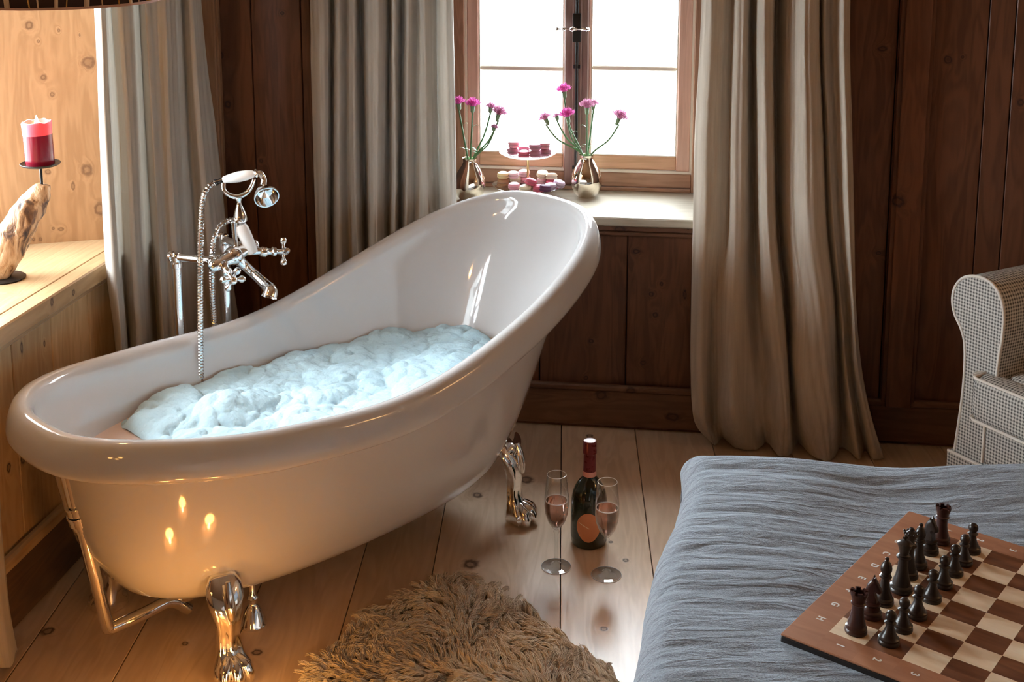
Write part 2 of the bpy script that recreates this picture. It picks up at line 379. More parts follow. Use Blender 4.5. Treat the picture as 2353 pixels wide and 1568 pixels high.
for nm, a, b_, ga, gb in (('l', xl1+.003, xm[2], WX(1104), WX(1292)), ('r', xm[3], xr1-.003, WX(1360), WX(1553))):
    cs = empty('casement', (0,0,0)); cs.parent = win
    z0 = zb[2]+.004; z3 = ztop-.09
    mb = MB(); mb.box(a+.004, ga-.004, yw-.005, yw+.03, z0+.002, z3, .004); mb.box(gb+.004, b_-.002, yw-.005, yw+.03, z0+.002, z3, .004)
    mb.build('casement_stiles', M['frame_wood'], cs, False)
    mb = MB(); mb.box(ga-.004, gb+.004, yw-.003, yw+.03, z0+.006, zb[4]-.004, .003); mb.box(ga-.004, gb+.004, yw-.003, yw+.03, z3-.05, z3, .003)
    mb.build('casement_rail', M['frame_wood_x'], cs, False)
    zm = WZ(158, (1200 if nm == 'l' else 1450)); mb = MB()
    mb.box(ga, gb, yw+.005, yw+.020, zm-.008, zm+.008, .003)
    mb.build('glazing_bar', M['frame_light'], cs, False)
    mb = MB()                                    # pale bead round the glass and round the casement
    for (p, q, r, s) in ((ga-.004, ga, zb[4]-.004, z3-.05), (gb, gb+.004, zb[4]-.004, z3-.05)): mb.box(p, q, yw, yw+.028, r, s)
    mb.box(ga-.004, gb+.004, yw, yw+.028, zb[4]-.004, zb[4])
    if nm == 'l': mb.box(a-.003, a+.004, yw-.012, yw+.02, z0, z3)
    else: mb.box(b_-.004, b_+.003, yw-.012, yw+.02, z0, z3)
    mb.box(a, b_, yw-.012, yw+.02, z0-.003, z0+.005)
    mb.build('glazing_bead', M['frame_light'], cs, False)
    for (u0, u1) in ((zb[4], zm-.008), (zm+.008, z3-.05)):
        mb = MB(); mb.box(ga, gb, yw+.012, yw+.015, u0, u1); mb.build('pane', M['glass_pane'], cs, False)
mb = MB(); mb.box(xm[1]-.004, xm[4]+.003, yw-.018, yw+.0, ZS+.02, ztop-.08, .004); mb.box(xm[2]-.010, xm[3]+.012, yw-.026, yw-.017, zb[1], ztop-.08, .004)
M['mullion'] = wood('mullion_wood', (.34,.22,.19), (.25,.15,.13), 'Z', .4, [], sc1=14)
mb.build('meeting_stile', M['mullion'], win, False)
bolt = empty('bolt', (0,0,0)); bolt.parent = win
cxm = (WX(1326)+WX(1326))/2; zh = WZ(62, 1326); yb = yw-.034
mb = MB(); mb.tube([(cxm, yb+.002, zb[1]+.02), (cxm, yb+.002, ztop-.1)], .0052, 10)
for zz in (WZ(150,1326), WZ(380,1326)): mb.box(cxm-.012, cxm+.012, yb, yb+.008, zz-.006, zz+.006, .001)
mb.build('rod', M['iron'], bolt)
mb = MB(); mb.box(cxm-.0135, cxm+.0135, yb-.010, yb+.008, WZ(93,1326), WZ(28,1326), .0015); mb.build('lock_case', M['iron'], bolt, False)
mb = MB(); ax = (1, 0, 0)
xa, xb = WX(1279), WX(1357); Lh = xb-xa
prof = [(.001,0),(.006,.002),(.007,.006),(.003,.011),(.0025,.02),(.007,.024),(.007,.030),(.0035,.034),(.003,Lh*.42),(.006,Lh*.45),(.0085,Lh*.5),(.006,Lh*.56),(.003,Lh*.6),(.003,Lh-.03),(.007,Lh-.024),(.007,Lh-.012),(.0035,Lh-.008),(.006,Lh-.004),(.001,Lh)]
mb.lathe(prof, 16, (xa, yb-.03, zh), ax); mb.tube([(cxm, yb-.03, zh), (cxm, yb-.005, zh)], .005, 10)
mb.build('handle', M['chrome'], bolt)

# ------------------------------------------------------------------ left wall with its window niche
SR = .70                                  # far end of the niche
ZL = .735
kl = kn_frame(LW, [(102,695,7,1.6),(152,672,6,1.2),(20,1075,9,1.3),(52,1055,9,1.6),(50,800,5,3),(102,790,4,2)], 0)
M['wall_left'] = wood('wall_pine_left', (.58,.38,.20), (.47,.29,.14), 'Z', .42, kl[2:], (.07,.035,.02), 9, True, .35)
M['sill_left'] = wood('sill_pine_left', (.48,.32,.175), (.39,.25,.13), 'X', .35, kl[:2], (.09,.045,.03), 10)
mb = MB(); bv = []
eS = [-5.2,-4.9,-4.6,-4.3,-4.0,-3.7,-3.4,-3.1,-2.85,-2.6,-2.3,-2.05,-1.8,-1.55,-1.3,-1.05,-.8,-.55,-.32,-.1,.05, .23, .42, .62, .80, 1.02, 1.26]
for a, b_ in zip(eS[:-1], eS[1:]): bd(a, b_, .165, ZL-.045, 0, .03)
for a, b_ in zip(eS[:-1], eS[1:]):
    if a >= SR+.02 or b_ < -.95: bd(max(a, -9), b_, ZL-.045, 2.35, 0, .03)
bd(SR+.045, .80, ZL-.045, 2.35, 0, .03)
bd(-.8, SR+.045, 1.95, 2.35, 0, .03)
bd(-5.2, 1.26, 0, .165, 0, .03)
n0 = len(mb.v); mb.cur = 1
mb.box(-5.2, -.8, .03, .5, -.03, 2.35); mb.box(SR+.06, 1.5, .03, .5, -.03, 2.35); mb.box(-.8, SR+.06, .03, .5, -.03, ZL-.045); mb.box(-.8, SR+.06, .03, .5, 1.97, 2.35)
bv.extend([(0,0,0)]*(len(mb.v)-n0))
wl = mb.build('wall_left', [M['wall_left'], M['black_gap']], smooth=False, loc=LW.o, rz=LW.rz); board_attr(wl, bv); tag(wl, kind='structure')
mb = MB(); mb.box(-5.2, 1.25, -.012, .0, .0, .150, .002); mb.build('baseboard_left', wood('baseboard_dark', (.16,.085,.055), (.11,.06,.04), 'X', .45), smooth=False, loc=LW.o, rz=LW.rz)['kind'] = 'structure'
mb = MB(); mb.box(-5.2, 1.25, -.022, .0, .152, .188, .006); mb.build('trim_3', wood('moulding_pine', (.52,.35,.20), (.42,.27,.14), 'X', .4), smooth=False, loc=LW.o, rz=LW.rz)['kind'] = 'structure'
# sill slab, with a grooved nosing
mb = MB(); mb.box(-.8, SR+.04, -.020, .032, ZL-.048, ZL, .004); mb.box(-.8, SR+.04, .034, .42, ZL-.03, ZL-.0005, .001)
mb.box(-.8, SR+.045, -.010, .0, ZL-.062, ZL-.048, .003)
mb.build('trim_4', M['sill_left'], smooth=False, loc=LW.o, rz=LW.rz)['kind'] = 'structure'
# splayed far reveal of the niche: a vertical board from the wall face back to the window
pa = LW.loc(np.array([-1.144,3.500,ZL])); pb = LW.loc(np.array([-1.3504,3.444,ZL]))
dv = (pb-pa)[:2]; dv /= np.linalg.norm(dv)
RVa = pa[:2]-dv*.085
RV = Frame(LW.wor((RVa[0], RVa[1], 0)), 0)
wd_ = LW.ex*dv[0]+LW.ey*dv[1]; RV.rz = math.atan2(wd_[1], wd_[0]); RV = Frame(RV.o, math.degrees(RV.rz))
kr = []
for (x, y, r, st) in [(67,58,9,1),(203,143,14,1),(100,178,7,1.1),(120,217,5,1),(200,390,12,1.2),(110,395,6,1),(168,428,4,2.4),(140,527,6,.7),(122,525,3,1),(230,480,12,1.4),(77,550,3,1.5),(93,550,3,1.5),(135,70,3,1.5),(183,80,2,2),(88,95,3,1.3)]:
    p = RV.px(x, y, 0); d = np.linalg.norm(RV.wor(p)-CAM); R = r*d/2950*1.4; kr.append((p[0], p[1], p[2], R, .2, R*st))
M['reveal'] = wood('reveal_pine', (.42,.235,.115), (.33,.175,.08), 'Z', .42, kr, (.17,.085,.04), 9)
mb = MB(); mb.box(0, .46, -.03, .0, ZL-.05, 2.0) if RV.ey@(CAM-RV.o) < 0 else mb.box(0, .46, .0, .03, ZL-.05, 2.0)
mb = MB(); sg = -1 if (CAM-RV.o)@RV.ey > 0 else 1
mb.box(0, .46, min(0, sg*.03), max(0, sg*.03), ZL-.05, 2.0)
mb.build('trim_5', M['reveal'], smooth=False, loc=RV.o, rz=RV.rz)['kind'] = 'structure'
# corner post between the walls
pc = BW.px(490, 200, -.02)
mb = MB(); x0 = BW.px(468,200,-.05)[0]; x1 = BW.px(500,200,-.03)[0]
mb.box(x0-.06, x1, -.035, .0, .15, 2.35, .003); mb.box(x1-.016, x1+.006, -.022, 0, .15, 2.35, .002)
mb.build('trim_6', wood('corner_post', (.40,.22,.12), (.28,.14,.075), 'Z', .42), smooth=False, loc=BW.o, rz=BW.rz)['kind'] = 'structure'
# window_2 (left), outside the frame: stiles and panes
w2 = empty('window_2', LW.o, LW.rz); tag(w2, kind='structure')
mb = MB()
for (a, b_) in ((-.8,-.72),(-.09,-.01),(.60,.68)): mb.box(a, b_, .36, .41, ZL-.03, 1.95, .004)
for (a, b_) in ((ZL-.03, ZL+.06),(1.30,1.33),(1.88,1.95)): mb.box(-.8, .68, .365, .405, a, b_, .004)
mb.build('window_frame', M['frame_wood'], w2, False)
for (a, b_) in ((-.72,-.09),(-.01,.60)):
    mb = MB(); mb.box(a, b_, .385, .388, ZL+.06, 1.88); mb.build('pane', M['glass_pane'], w2, False)

# ------------------------------------------------------------------ rest of the room, behind the camera
mb = MB(); mb.box(-2.2, 2.8, -2.2, -2.1, -.03, 2.4); mb.build('wall_front', M['plaster'], smooth=False)['kind'] = 'structure'
RX = 2.6
mb = MB()
mb.box(RX, RX+.1, -2.2, 4.2, -.03, 2.4)
mb.build('wall_right', M['plaster'], smooth=False)['kind'] = 'structure'
mb = MB(); mb.box(-2.2, 2.8, -2.2, 4.7, 2.35, 2.45)
mb.build('ceiling', wood('ceiling_wood', (.55,.38,.25), (.45,.30,.18), 'Y', .5), smooth=False)['kind'] = 'structure'
# ------------------------------------------------------------------ slipper bath
KN = np.array([-1, -.5, 0, .4, .7, 1.])
ZK = np.array([.5864, .5510, .5442, .6239, .7096, .7935])
TL, TW, TAP, E1, E2 = 1.5689, .7097, .0144, .6968, .7530
def zrim(u):
    m = np.gradient(ZK, KN); m[0] = 0
    i = int(np.clip(np.searchsorted(KN, u)-1, 0, 4)); h = KN[i+1]-KN[i]; t = (u-KN[i])/h
    return (2*t**3-3*t**2+1)*ZK[i]+(t**3-2*t**2+t)*h*m[i]+(-2*t**3+3*t**2)*ZK[i+1]+(t**3-t**2)*h*m[i+1]
def rimuv(t):
    ct, st = math.cos(t), math.sin(t); e = E1 if ct > 0 else E2
    return math.copysign(abs(ct)**e, ct), math.copysign(abs(st)**e, st)
NT = 160
# even arc-length sampling of the rim
tt = np.linspace(0, 2*PI, 4001); pts = []
for t in tt:
    u, v = rimuv(t); pts.append((TL/2*u, TW/2*v*(1+TAP*u), u, v))
pts = np.array(pts); sl = np.concatenate([[0], np.cumsum(np.linalg.norm(np.diff(pts[:, :2], axis=0), axis=1))])
RP = np.stack([np.interp(np.linspace(0, sl[-1], NT, endpoint=False), sl, pts[:, k]) for k in range(4)], 1)
RZ = np.array([zrim(u) for u in RP[:, 2]])
dn = np.roll(RP[:, :2], -2, 0)-np.roll(RP[:, :2], 2, 0); RN = np.stack([dn[:, 1], -dn[:, 0]], 1); RN /= np.linalg.norm(RN, axis=1)[:, None]
ZBASE = .105
PW = ([0, .06, .15, .4, .7, 1], [.42, .56, .66, .80, .88, .925])
PLo = ([0, .06, .15, .4, .7, 1], [.60, .72, .80, .885, .92, .945])
IN_ = ([0, .06, .15, .4, .7, 1], [.45, .56, .66, .81, .93, 1.0])
INh = ([0, .06, .15, .4, .7, 1], [.48, .56, .63, .73, .85, 1.0])
PHi = ([0, .06, .15, .4, .7, 1], [.50, .59, .64, .72, .82, .955])
def body(j, rel, inset=0.0, zb=ZBASE, dz=.045):
    x, y, u, v = RP[j]; zt = RZ[j]-dz
    w = np.interp(rel, *PW); al = np.interp(rel, *PLo); ah = np.interp(rel, *PHi); k = .5+.5*np.clip(u*1.3, -1, 1)
    a = al*(1-k)+ah*k
    X = x*a; Y = y*w
    if inset: X -= RN[j][0]*inset; Y -= RN[j][1]*inset
    return (X, Y, zb+(zt-zb)*rel)
R = []
rels_out = [0, .02, .05, .09, .15, .22, .3, .4, .5, .6, .7, .8, .9, .97]
rels_in = [0, .03, .07, .12, .18, .26, .35, .45, .55, .65, .75, .85, .93, .98]
def sm(P):                                      # smooth the profile tables
    xs = np.linspace(0, 1, 41); ys = np.interp(xs, *P)
    for _ in range(6): ys[1:-1] = (ys[:-2]+2*ys[1:-1]+ys[2:])/4
    return (xs, ys)
PW, PLo, PHi, IN_, INh = sm(PW), sm(PLo), sm(PHi), sm(IN_), sm(INh)
ZBASE = .09
def inner(j, rel, ins=.028):
    x, y, u, v = RP[j]; zt = RZ[j]-.022; k = .5+.5*np.clip(u*1.3, -1, 1)
    a = np.interp(rel, *IN_)*(1-k)+np.interp(rel, *INh)*k
    return (x*a-RN[j][0]*ins, y*np.interp(rel, *IN_)-RN[j][1]*ins, .15+(zt-.15)*rel)
for rel in rels_in: R.append([inner(j, rel) for j in range(NT)])
lip = [(-.0275,-.012),(-.0262,0),(-.022,.014),(-.013,.025),(-.001,.0285),(.010,.026),(.018,.019),(.0245,.008),(.030,-.008),(.034,-.026),(.0345,-.040),(.031,-.051),(.023,-.057),(.008,-.059),(-.014,-.055)]
for (o_, d_) in lip: R.append([(RP[j][0]+RN[j][0]*o_, RP[j][1]+RN[j][1]*o_, RZ[j]+d_) for j in range(NT)])
for rel in rels_out[::-1]: R.append([body(j, rel) for j in range(NT)])
mb = MB(); mb.rings(R, True, True, True)
tub = empty('slipper_bathtub', TB.o, TB.rz, 'white freestanding slipper bathtub on silver claw feet, full of foam', 'bathtub')
mb.build('tub_shell', M['enamel'], tub, auto=60)
# claw feet
def foot(x, y, ang, top=(0,0)):
    # leg leaning out from the bath belly, down to a ball-and-claw foot; local +X points outward
    ca, sa = math.cos(ang), math.sin(ang)
    def T(p): return (x+p[0]*ca-p[1]*sa, y+p[0]*sa+p[1]*ca, p[2])
    fe = empty('claw_foot', (0,0,0)); fe.parent = tub
    mb = MB()
    # cross-sections: centre x, z, half width (across), half depth
    S = [(-.030,.235,.016,.006),(-.022,.225,.030,.012),(-.012,.205,.041,.018),(.000,.180,.042,.022),(.008,.155,.036,.022),(.010,.130,.029,.021),(.008,.105,.024,.019),(.008,.080,.025,.019),(.014,.055,.030,.023),(.022,.038,.038,.032),(.027,.024,.043,.038),(.027,.010,.041,.036),(.026,.002,.034,.030)]
    R = []
    for (cx, z, hw, hd) in S:
        ring = []
        for k in range(28):
            a = 2*PI*k/28; flute = 1+(.10*math.cos(6*a) if z < .15 else .0)
            if z < .045: flute = 1+.13*math.cos(5*a)
            ring.append(T((cx+hd*math.cos(a)*flute, hw*math.sin(a)*flute, z)))
        R.append(ring)
    mb.rings(R, True, True, True)
    mb.build('leg', M['chrome'], fe)
    mb = MB()
    for k in (-1, 0, 1):
        a = k*.75; d = Vector((math.cos(a), math.sin(a)))
        P = [(.02+d.x*.012, d.y*.014, .052), (.024+d.x*.030, d.y*.030, .040), (.026+d.x*.040, d.y*.040, .020), (.026+d.x*.042, d.y*.042, .006)]
        mb.tube([T(p) for p in P], [.011,.0145,.0145,.010], 12, True, 4)
    mb.build('toe', M['chrome'], fe)
    mb = MB()
    P = [(.018,.0,.228),(.026,.0,.200),(.032,0,.170),(.034,.0,.145)]
    mb.tube([T(p) for p in P], [.006,.010,.012,.006], 10, True, 4)
    mb.build('relief', M['chrome'], fe)
    # wing plates that hug the bath above the knee
    return fe, T
foot(-.49, -.232, -PI/2-.25); foot(-.545, .165, PI/2+.25)
for sd, (fx, fy, fa) in ((-1, (.44, -.186, -PI/2+.38)), (1, (.44, .19, PI/2-.38))):
    fe, T = foot(fx, fy, fa)
    q0 = Vector(T((-.004, 0, .205)))
    q3 = Vector(TB.loc(onpl(1186, 996, TB.o-TB.ey*.115, TB.ey))); q3.y *= -sd if sd == 1 else 1
    q1 = q0.lerp(q3, .35)+Vector((.0, sd*.012, -.006)); q2 = q0.lerp(q3, .7)+Vector((.004, sd*.008, -.004))
    mb = MB(); mb.tube([q0-Vector((.03, 0, .012)), q0, q1, q2, q3], [.010,.019,.016,.011,.004], 14, True, 5); mb.build('scroll_bracket', M['chrome'], fe)
# overflow and waste pipe at the low end
def TBP(px, py, b): return tuple(TB.loc(onpl(px, py, TB.o+TB.ey*b, TB.ey)))
wp = empty('waste_pipe', (0,0,0)); wp.parent = tub
A_, B_, C_, D_, E_ = [Vector(TBP(x, y, 0)) for (x, y) in ((146,1040),(183,1190),(249,1448),(392,1382),(432,1400))]
def lerp(p, q, t): return p+(q-p)*t
mb = MB(); mb.tube([A_, lerp(A_, B_, .5), B_, lerp(B_, C_, .5), lerp(B_, C_, .93), lerp(C_, D_, .0)+Vector((0.003,0,.003)), lerp(C_, D_, .10), lerp(C_, D_, .6), D_, E_], .0145, 18, True, 4); mb.build('pipe', M['chrome'], wp)
mb = MB()
for (p, q, r) in ((.03,.14,.022),(.16,.24,.019)):
    mb.tube([lerp(A_,B_,p), lerp(A_,B_,q)], r, 18)
mb.tube([lerp(A_,B_,.30), lerp(A_,B_,.78)], .0190, 18)
for (p, q, r) in ((.80,.83,.026),(.84,.93,.0235),(.94,.97,.027),(.98,1.08,.0245),(1.10,1.16,.0185)): mb.tube([lerp(A_,B_,p), lerp(A_,B_,q)], r, 18)
mb.build('coupling', M['chrome'], wp)
mb = MB(); q = Vector(TBP(432, 1398, 0)); mb.lathe([(.0,-.02),(.018,-.02),(.024,-.012),(.024,.004),(.015,.008),(.015,.06)], 20, (q.x, q.y, .085)); mb.build('waste_trap', M['chrome'], wp)
fb = TB.loc(onz(583, 1437, 0))
mb = MB(); mb.lathe([(.0,.0),(.030,.0),(.032,.006),(.030,.010),(.020,.040),(.012,.052),(.009,.056),(.009,.066),(.014,.072),(.009,.080),(.008,.13)], 28, (fb[0], fb[1], 0)); mb.build('floor_flange', M['chrome'], wp)
# water
ZW = .430
def inner_ring(z, shrink=0.0):
    out = []
    for j in range(NT):
        zt = RZ[j]-.022; rel = min(1, max(0, (z-.15)/(zt-.15))); p = inner(j, rel, .028+shrink); out.append((p[0], p[1], z))
    return out
m, nt, b = newmat('bath_water'); b.inputs['Base Color'].default_value = (.78,.62,.56,1); b.inputs['Roughness'].default_value = .12
b.inputs['Subsurface Weight'].default_value = .0
nz = N(nt, 'ShaderNodeTexNoise'); nz.inputs['Scale'].default_value = 9; tc = N(nt, 'ShaderNodeTexCoord'); nt.links.new(tc.outputs['Object'], nz.inputs['Vector'])
bp = N(nt, 'ShaderNodeBump'); bp.inputs['Strength'].default_value = .15; bp.inputs['Distance'].default_value = .01; nt.links.new(nz.outputs['Fac'], bp.inputs['Height']); nt.links.new(bp.outputs[0], b.inputs['Normal'])
M['water'] = m
ir = inner_ring(ZW, -.004); R = []
for k in range(8):
    s = 1-k/7.2; R.append([(p[0]*s, p[1]*s, ZW) for p in ir])
mb = MB(); mb.rings(R, True, False, True)
tag(mb.build('bath_water', M['water'], None, loc=TB.o, rz=TB.rz), 'pinkish bath water inside the white bathtub, under the foam', 'water', None, 'stuff')
# foam
m, nt, b = newmat('foam'); L = nt.links
b.inputs['Base Color'].default_value = (.46,.64,.73,1); b.inputs['Roughness'].default_value = .85; b.inputs['Subsurface Weight'].default_value = .25  # blue of the skylight put into the base colour
b.inputs['Subsurface Radius'].default_value = (.01,.012,.014); b.inputs['Subsurface Scale'].default_value = 1
tc = N(nt, 'ShaderNodeTexCoord'); v1 = N(nt, 'ShaderNodeTexVoronoi'); v1.inputs['Scale'].default_value = 120; L.new(tc.outputs['Object'], v1.inputs['Vector'])
n1 = N(nt, 'ShaderNodeTexNoise'); n1.inputs['Scale'].default_value = 38; n1.inputs['Detail'].default_value = 8; L.new(tc.outputs['Object'], n1.inputs['Vector'])
ad = N(nt, 'ShaderNodeMath', operation='MULTIPLY_ADD'); L.new(v1.outputs['Distance'], ad.inputs[0]); ad.inputs[1].default_value = -.25; L.new(n1.outputs['Fac'], ad.inputs[2])
bp = N(nt, 'ShaderNodeBump'); bp.inputs['Strength'].default_value = .55; bp.inputs['Distance'].default_value = .008; L.new(ad.outputs[0], bp.inputs['Height']); L.new(bp.outputs[0], b.inputs['Normal'])
M['foam'] = m
mb = MB(); NU, NV = 260, 150; G = []
irn = np.array(inner_ring(ZW, .004))
FE = sorted([tuple(TB.loc(onz(x, y, ZW))[:2]) for x, y in ((300,968),(380,925),(460,880),(482,838),(560,828),(640,795),(672,765),(730,757),(840,735),(950,724),(1060,740),(1130,735),(1165,748))])
fex = [p[0] for p in FE]; fey = [p[1] for p in FE]
def puff(x, y, s, r=.62):
    d = noise.voronoi(Vector((x*s, y*s, s*1.7)))[0][0]; return math.sqrt(max(0, 1-(d/r)**2)) if d < r else 0
xlo, xhi = TB.loc(onz(285,975,ZW))[0]-.015, irn[:, 0].max()-.006
for i in range(NU+1):
    X = xlo+(xhi-xlo)*i/NU
    c = [p for p in irn if abs(p[0]-X) < .02 or (X > irn[:, 0].max()-.03 and p[0] > irn[:, 0].max()-.03)]
    hw = max(abs(p[1]) for p in c); hw = float(np.interp(X, irn[:NT//2, 0][::-1], np.abs(irn[:NT//2, 1])[::-1]))
    far = min(hw, float(np.interp(X, fex, fey))+.018*fbm(X*9, 3, 1))
    near = -hw; row = []
    for j in range(NV+1):
        v = j/NV; Y = near+(far-near)*v
        de = far-Y; dn2 = Y-near; dx = min(X-xlo, xhi-X)
        k = min(1, max(0, (far < hw-.01 and de or de+.02))/.035)*min(1, (dx+.001)/.035)*min(1, (dn2+.012)/.02); k = math.sqrt(max(0, 1-(1-k)**2))
        wx, wy = X+.02*noise.noise(Vector((X*9, Y*9, 1))), Y+.02*noise.noise(Vector((X*9, Y*9, 4)))
        hgt = .010+.020*puff(wx, wy, 7)+.011*puff(wx, wy, 14, .75)+.006*puff(wx, wy, 28, .7)+.012*fbm(X*3, Y*3, 6)
        hgt += .030*math.exp(-((X+.28)/.10)**2-((Y-.10)/.07)**2)+.018*math.exp(-((X-.45)/.08)**2-((Y-.05)/.08)**2)
        row.append((X, Y, ZW-.004+k*max(.004, hgt)))
    G.append(row)
mb.grid(G); tag(mb.build('bath_foam', M['foam'], None, loc=TB.o, rz=TB.rz, auto=180), 'fluffy white bath foam with a painted skylight tint, floating in the bathtub', 'foam', None, 'stuff')

# ------------------------------------------------------------------ floor-standing bath tap with hand shower
tap = empty('bath_tap', TB.wor((-.12, .43, 0)), TB.rz, 'chrome floor standing bath tap with cross handles and curved spout behind the bathtub', 'tap')
tox, toy = -.12, .43
def TP(px, py, b): p = TBP(px, py, b); return Vector((p[0]-tox, p[1]-toy, p[2]))
ZT = .765
P1 = TP(405, 592, .43); P2 = TP(515, 547, .43); P1.z = ZT-.012; P2.z = ZT+.008
for p in (P1, P2):
    mb = MB(); mb.lathe([(0,0),(.032,0),(.032,.006),(.016,.014),(.0125,.02),(.0125,p.z-.03),(.016,p.z-.028),(.016,p.z-.016),(.0125,p.z-.012),(.0145,p.z),(.011,p.z+.012),(.001,p.z+.014)], 22, (p.x, p.y, 0))
    mb.build('standpipe', M['chrome'], tap)
body_b = .305
Q1 = TP(508, 604, body_b); Q2 = TP(566, 566, body_b)
for p, q in ((P1, Q1), (P2, Q2)):
    q.z = p.z
    mb = MB(); o0 = p+(p-q).normalized()*.018
    mb.tube([o0, p, lerp(p, q, .85), q], .0105, 16); mb.lathe([(0,0),(.014,.0),(.014,.006),(.0105,.01)], 16, tuple(o0), tuple(q-p))
    d = (q-p).normalized(); mb.lathe([(.011,0),(.016,.004),(.016,.012),(.012,.016),(.018,.022),(.020,.030),(.012,.036)], 18, tuple(q-d*.034), tuple(d))
    mb.build('inlet_arm', M['chrome'], tap)
Bc = (Q1+Q2)/2; ax = (Q2-Q1).normalized()
mb = MB(); mb.lathe([(.010,-.075),(.015,-.070),(.019,-.055),(.016,-.045),(.017,-.03),(.021,-.015),(.022,0),(.021,.015),(.017,.03),(.016,.045),(.019,.055),(.015,.070),(.010,.075)], 20, tuple(Bc), tuple(ax))
mb.sphere(tuple(Bc), .026, 20, 12); mb.build('valve_body', M['chrome'], tap)
def cross_handle(c, d, nm):
    d = Vector(d).normalized(); c = Vector(c)
    he = empty(nm, (0,0,0)); he.parent = tap
    mb = MB(); mb.lathe([(.008,-.062),(.014,-.056),(.015,-.046),(.010,-.040),(.009,-.030),(.013,-.026),(.013,-.018),(.007,-.014),(.007,.0),(.011,.004),(.011,.012),(.006,.018),(.001,.02)], 16, tuple(c), tuple(d)); mb.build('stem', M['chrome'], he)
    u = d.orthogonal().normalized(); w = d.cross(u)
    for k in range(4):
        a = PI/4*0+k*PI/2+.5; e = math.cos(a)*u+math.sin(a)*w
        mb = MB(); mb.lathe([(.004,0),(.0045,.012),(.0045,.018),(.009,.025),(.0095,.030),(.007,.036),(.001,.038)], 12, tuple(c+d*.004), tuple(e)); mb.build('arm', M['chrome'], he)
c1 = TP(648, 578, .27)
cross_handle(c1, c1-(Q2*.5+Bc*.5), 'cross_handle')
mb = MB(); mb.tube([Bc+ax*.03, lerp(Bc+ax*.03, c1, .45)], [.015,.010], 14); mb.build('valve_arm', M['chrome'], tap)
c2 = TP(533, 640, .25); cross_handle(c2, c2-Q1, 'cross_handle')
# spout
S0 = TP(565, 612, .30); S1 = TP(590, 635, .26); S2 = TP(611, 655, .225); S3 = TP(621, 668, .205); S4 = TP(618, 683, .20)
mb = MB(); mb.tube([Bc, S0, S1, S2, S3, S4], [.016,.013,.0125,.0145,.0185,.0205], 18, False, 6); mb.build('spout', M['chrome'], tap)
# diverter lever and its stem
D0 = TP(583, 583, .29); D1 = TP(551, 515, .31)
mb = MB(); mb.tube([Bc, TP(545,585,.305), TP(541,555,.31), TP(538,512,.315)], [.012,.008,.006,.009], 14, True, 4); mb.build('riser', M['chrome'], tap)
mb = MB(); dd = (D1-D0); ll = dd.length
mb.lathe([(.004,0),(.013,.003),(.015,.012),(.0175,ll*.55),(.018,ll*.85),(.014,ll*.97),(.004,ll)], 22, tuple(D0), tuple(dd)); mb.build('diverter_lever', M['ceramic'], tap)
# cradle
K0 = TP(553, 508, .31); K1 = TP(548, 452, .31); kk_ = K1-K0; kl_ = kk_.length
mb = MB(); mb.lathe([(.013,-.004),(.018,.0),(.0185,.006),(.016,kl_*.30),(.010,kl_*.55),(.0055,kl_*.75),(.007,kl_*.85),(.012,kl_*1.0),(.004,kl_*1.03)], 20, tuple(K0), tuple(kk_)); mb.build('cradle_stem', M['chrome'], tap)
mb = MB(); mb.tube([TP(513,421,.33), TP(514,436,.325), TP(525,447,.32), TP(546,452,.31), TP(566,444,.30), TP(578,428,.295), TP(584,410,.29)], [.006,.006,.0065,.008,.0065,.006,.005], 12, True, 5); mb.build('cradle', M['chrome'], tap)
# hand shower with its two hoses
hs = empty('hand_shower', TB.wor((tox, toy, 0)), TB.rz, 'chrome telephone hand shower lying on the cradle of the bath tap', 'shower')
H0 = TP(494, 420, .345); H1 = TP(511, 414, .335); H2 = TP(586, 399, .285)
mb = MB(); mb.tube([H0, lerp(H0,H1,.3), lerp(H0,H1,.35), H1], [.0095,.0095,.007,.007], 14); mb.build('hose_nut', M['chrome_dark'], hs)
dd = H2-H1; ll = dd.length
mb = MB(); mb.lathe([(.006,0),(.009,.004),(.0125,ll*.25),(.0145,ll*.5),(.0135,ll*.75),(.010,ll*.93),(.006,ll)], 22, tuple(H1), tuple(dd)); mb.build('handle', M['ceramic'], hs)
N1 = TP(598, 399, .28); N2 = TP(606, 412, .275); N3 = TP(604, 428, .27)
mb = MB(); mb.tube([H2, lerp(H2,N1,.4), N1, N2, N3], [.012,.009,.0085,.008,.009], 14, True, 5)
mb.lathe([(.0105,0),(.0125,.003),(.0105,.006)], 18, tuple(H2), tuple(dd)); mb.build('neck', M['chrome'], hs)
A0 = N3; Ad = (TP(614, 457, .225)-A0); Ad.normalize()
mb = MB(); mb.lathe([(.006,-.004),(.010,.0),(.014,.010),(.024,.022),(.031,.038),(.033,.046),(.0325,.049),(.030,.049),(.028,.040),(.020,.026),(.002,.020)], 28, tuple(A0), tuple(Ad), False); mb.build('bell_head', M['chrome'], hs)
m, nt, b = newmat('hose_metal'); L = nt.links; b.inputs['Metallic'].default_value = 1; b.inputs['Roughness'].default_value = .18; b.inputs['Base Color'].default_value = (.85,.86,.87,1)
tc = N(nt, 'ShaderNodeTexCoord'); wv = N(nt, 'ShaderNodeTexWave', bands_direction='Z'); wv.inputs['Scale'].default_value = 60; L.new(tc.outputs['Object'], wv.inputs['Vector'])
bp = N(nt, 'ShaderNodeBump'); bp.inputs['Strength'].default_value = 1; bp.inputs['Distance'].default_value = .002; L.new(wv.outputs['Fac'], bp.inputs['Height']); L.new(bp.outputs[0], b.inputs['Normal'])
M['hose'] = m
he_ = TB.loc(onz(462, 888, ZW)); he2 = TB.loc(onz(508, 835, ZW))
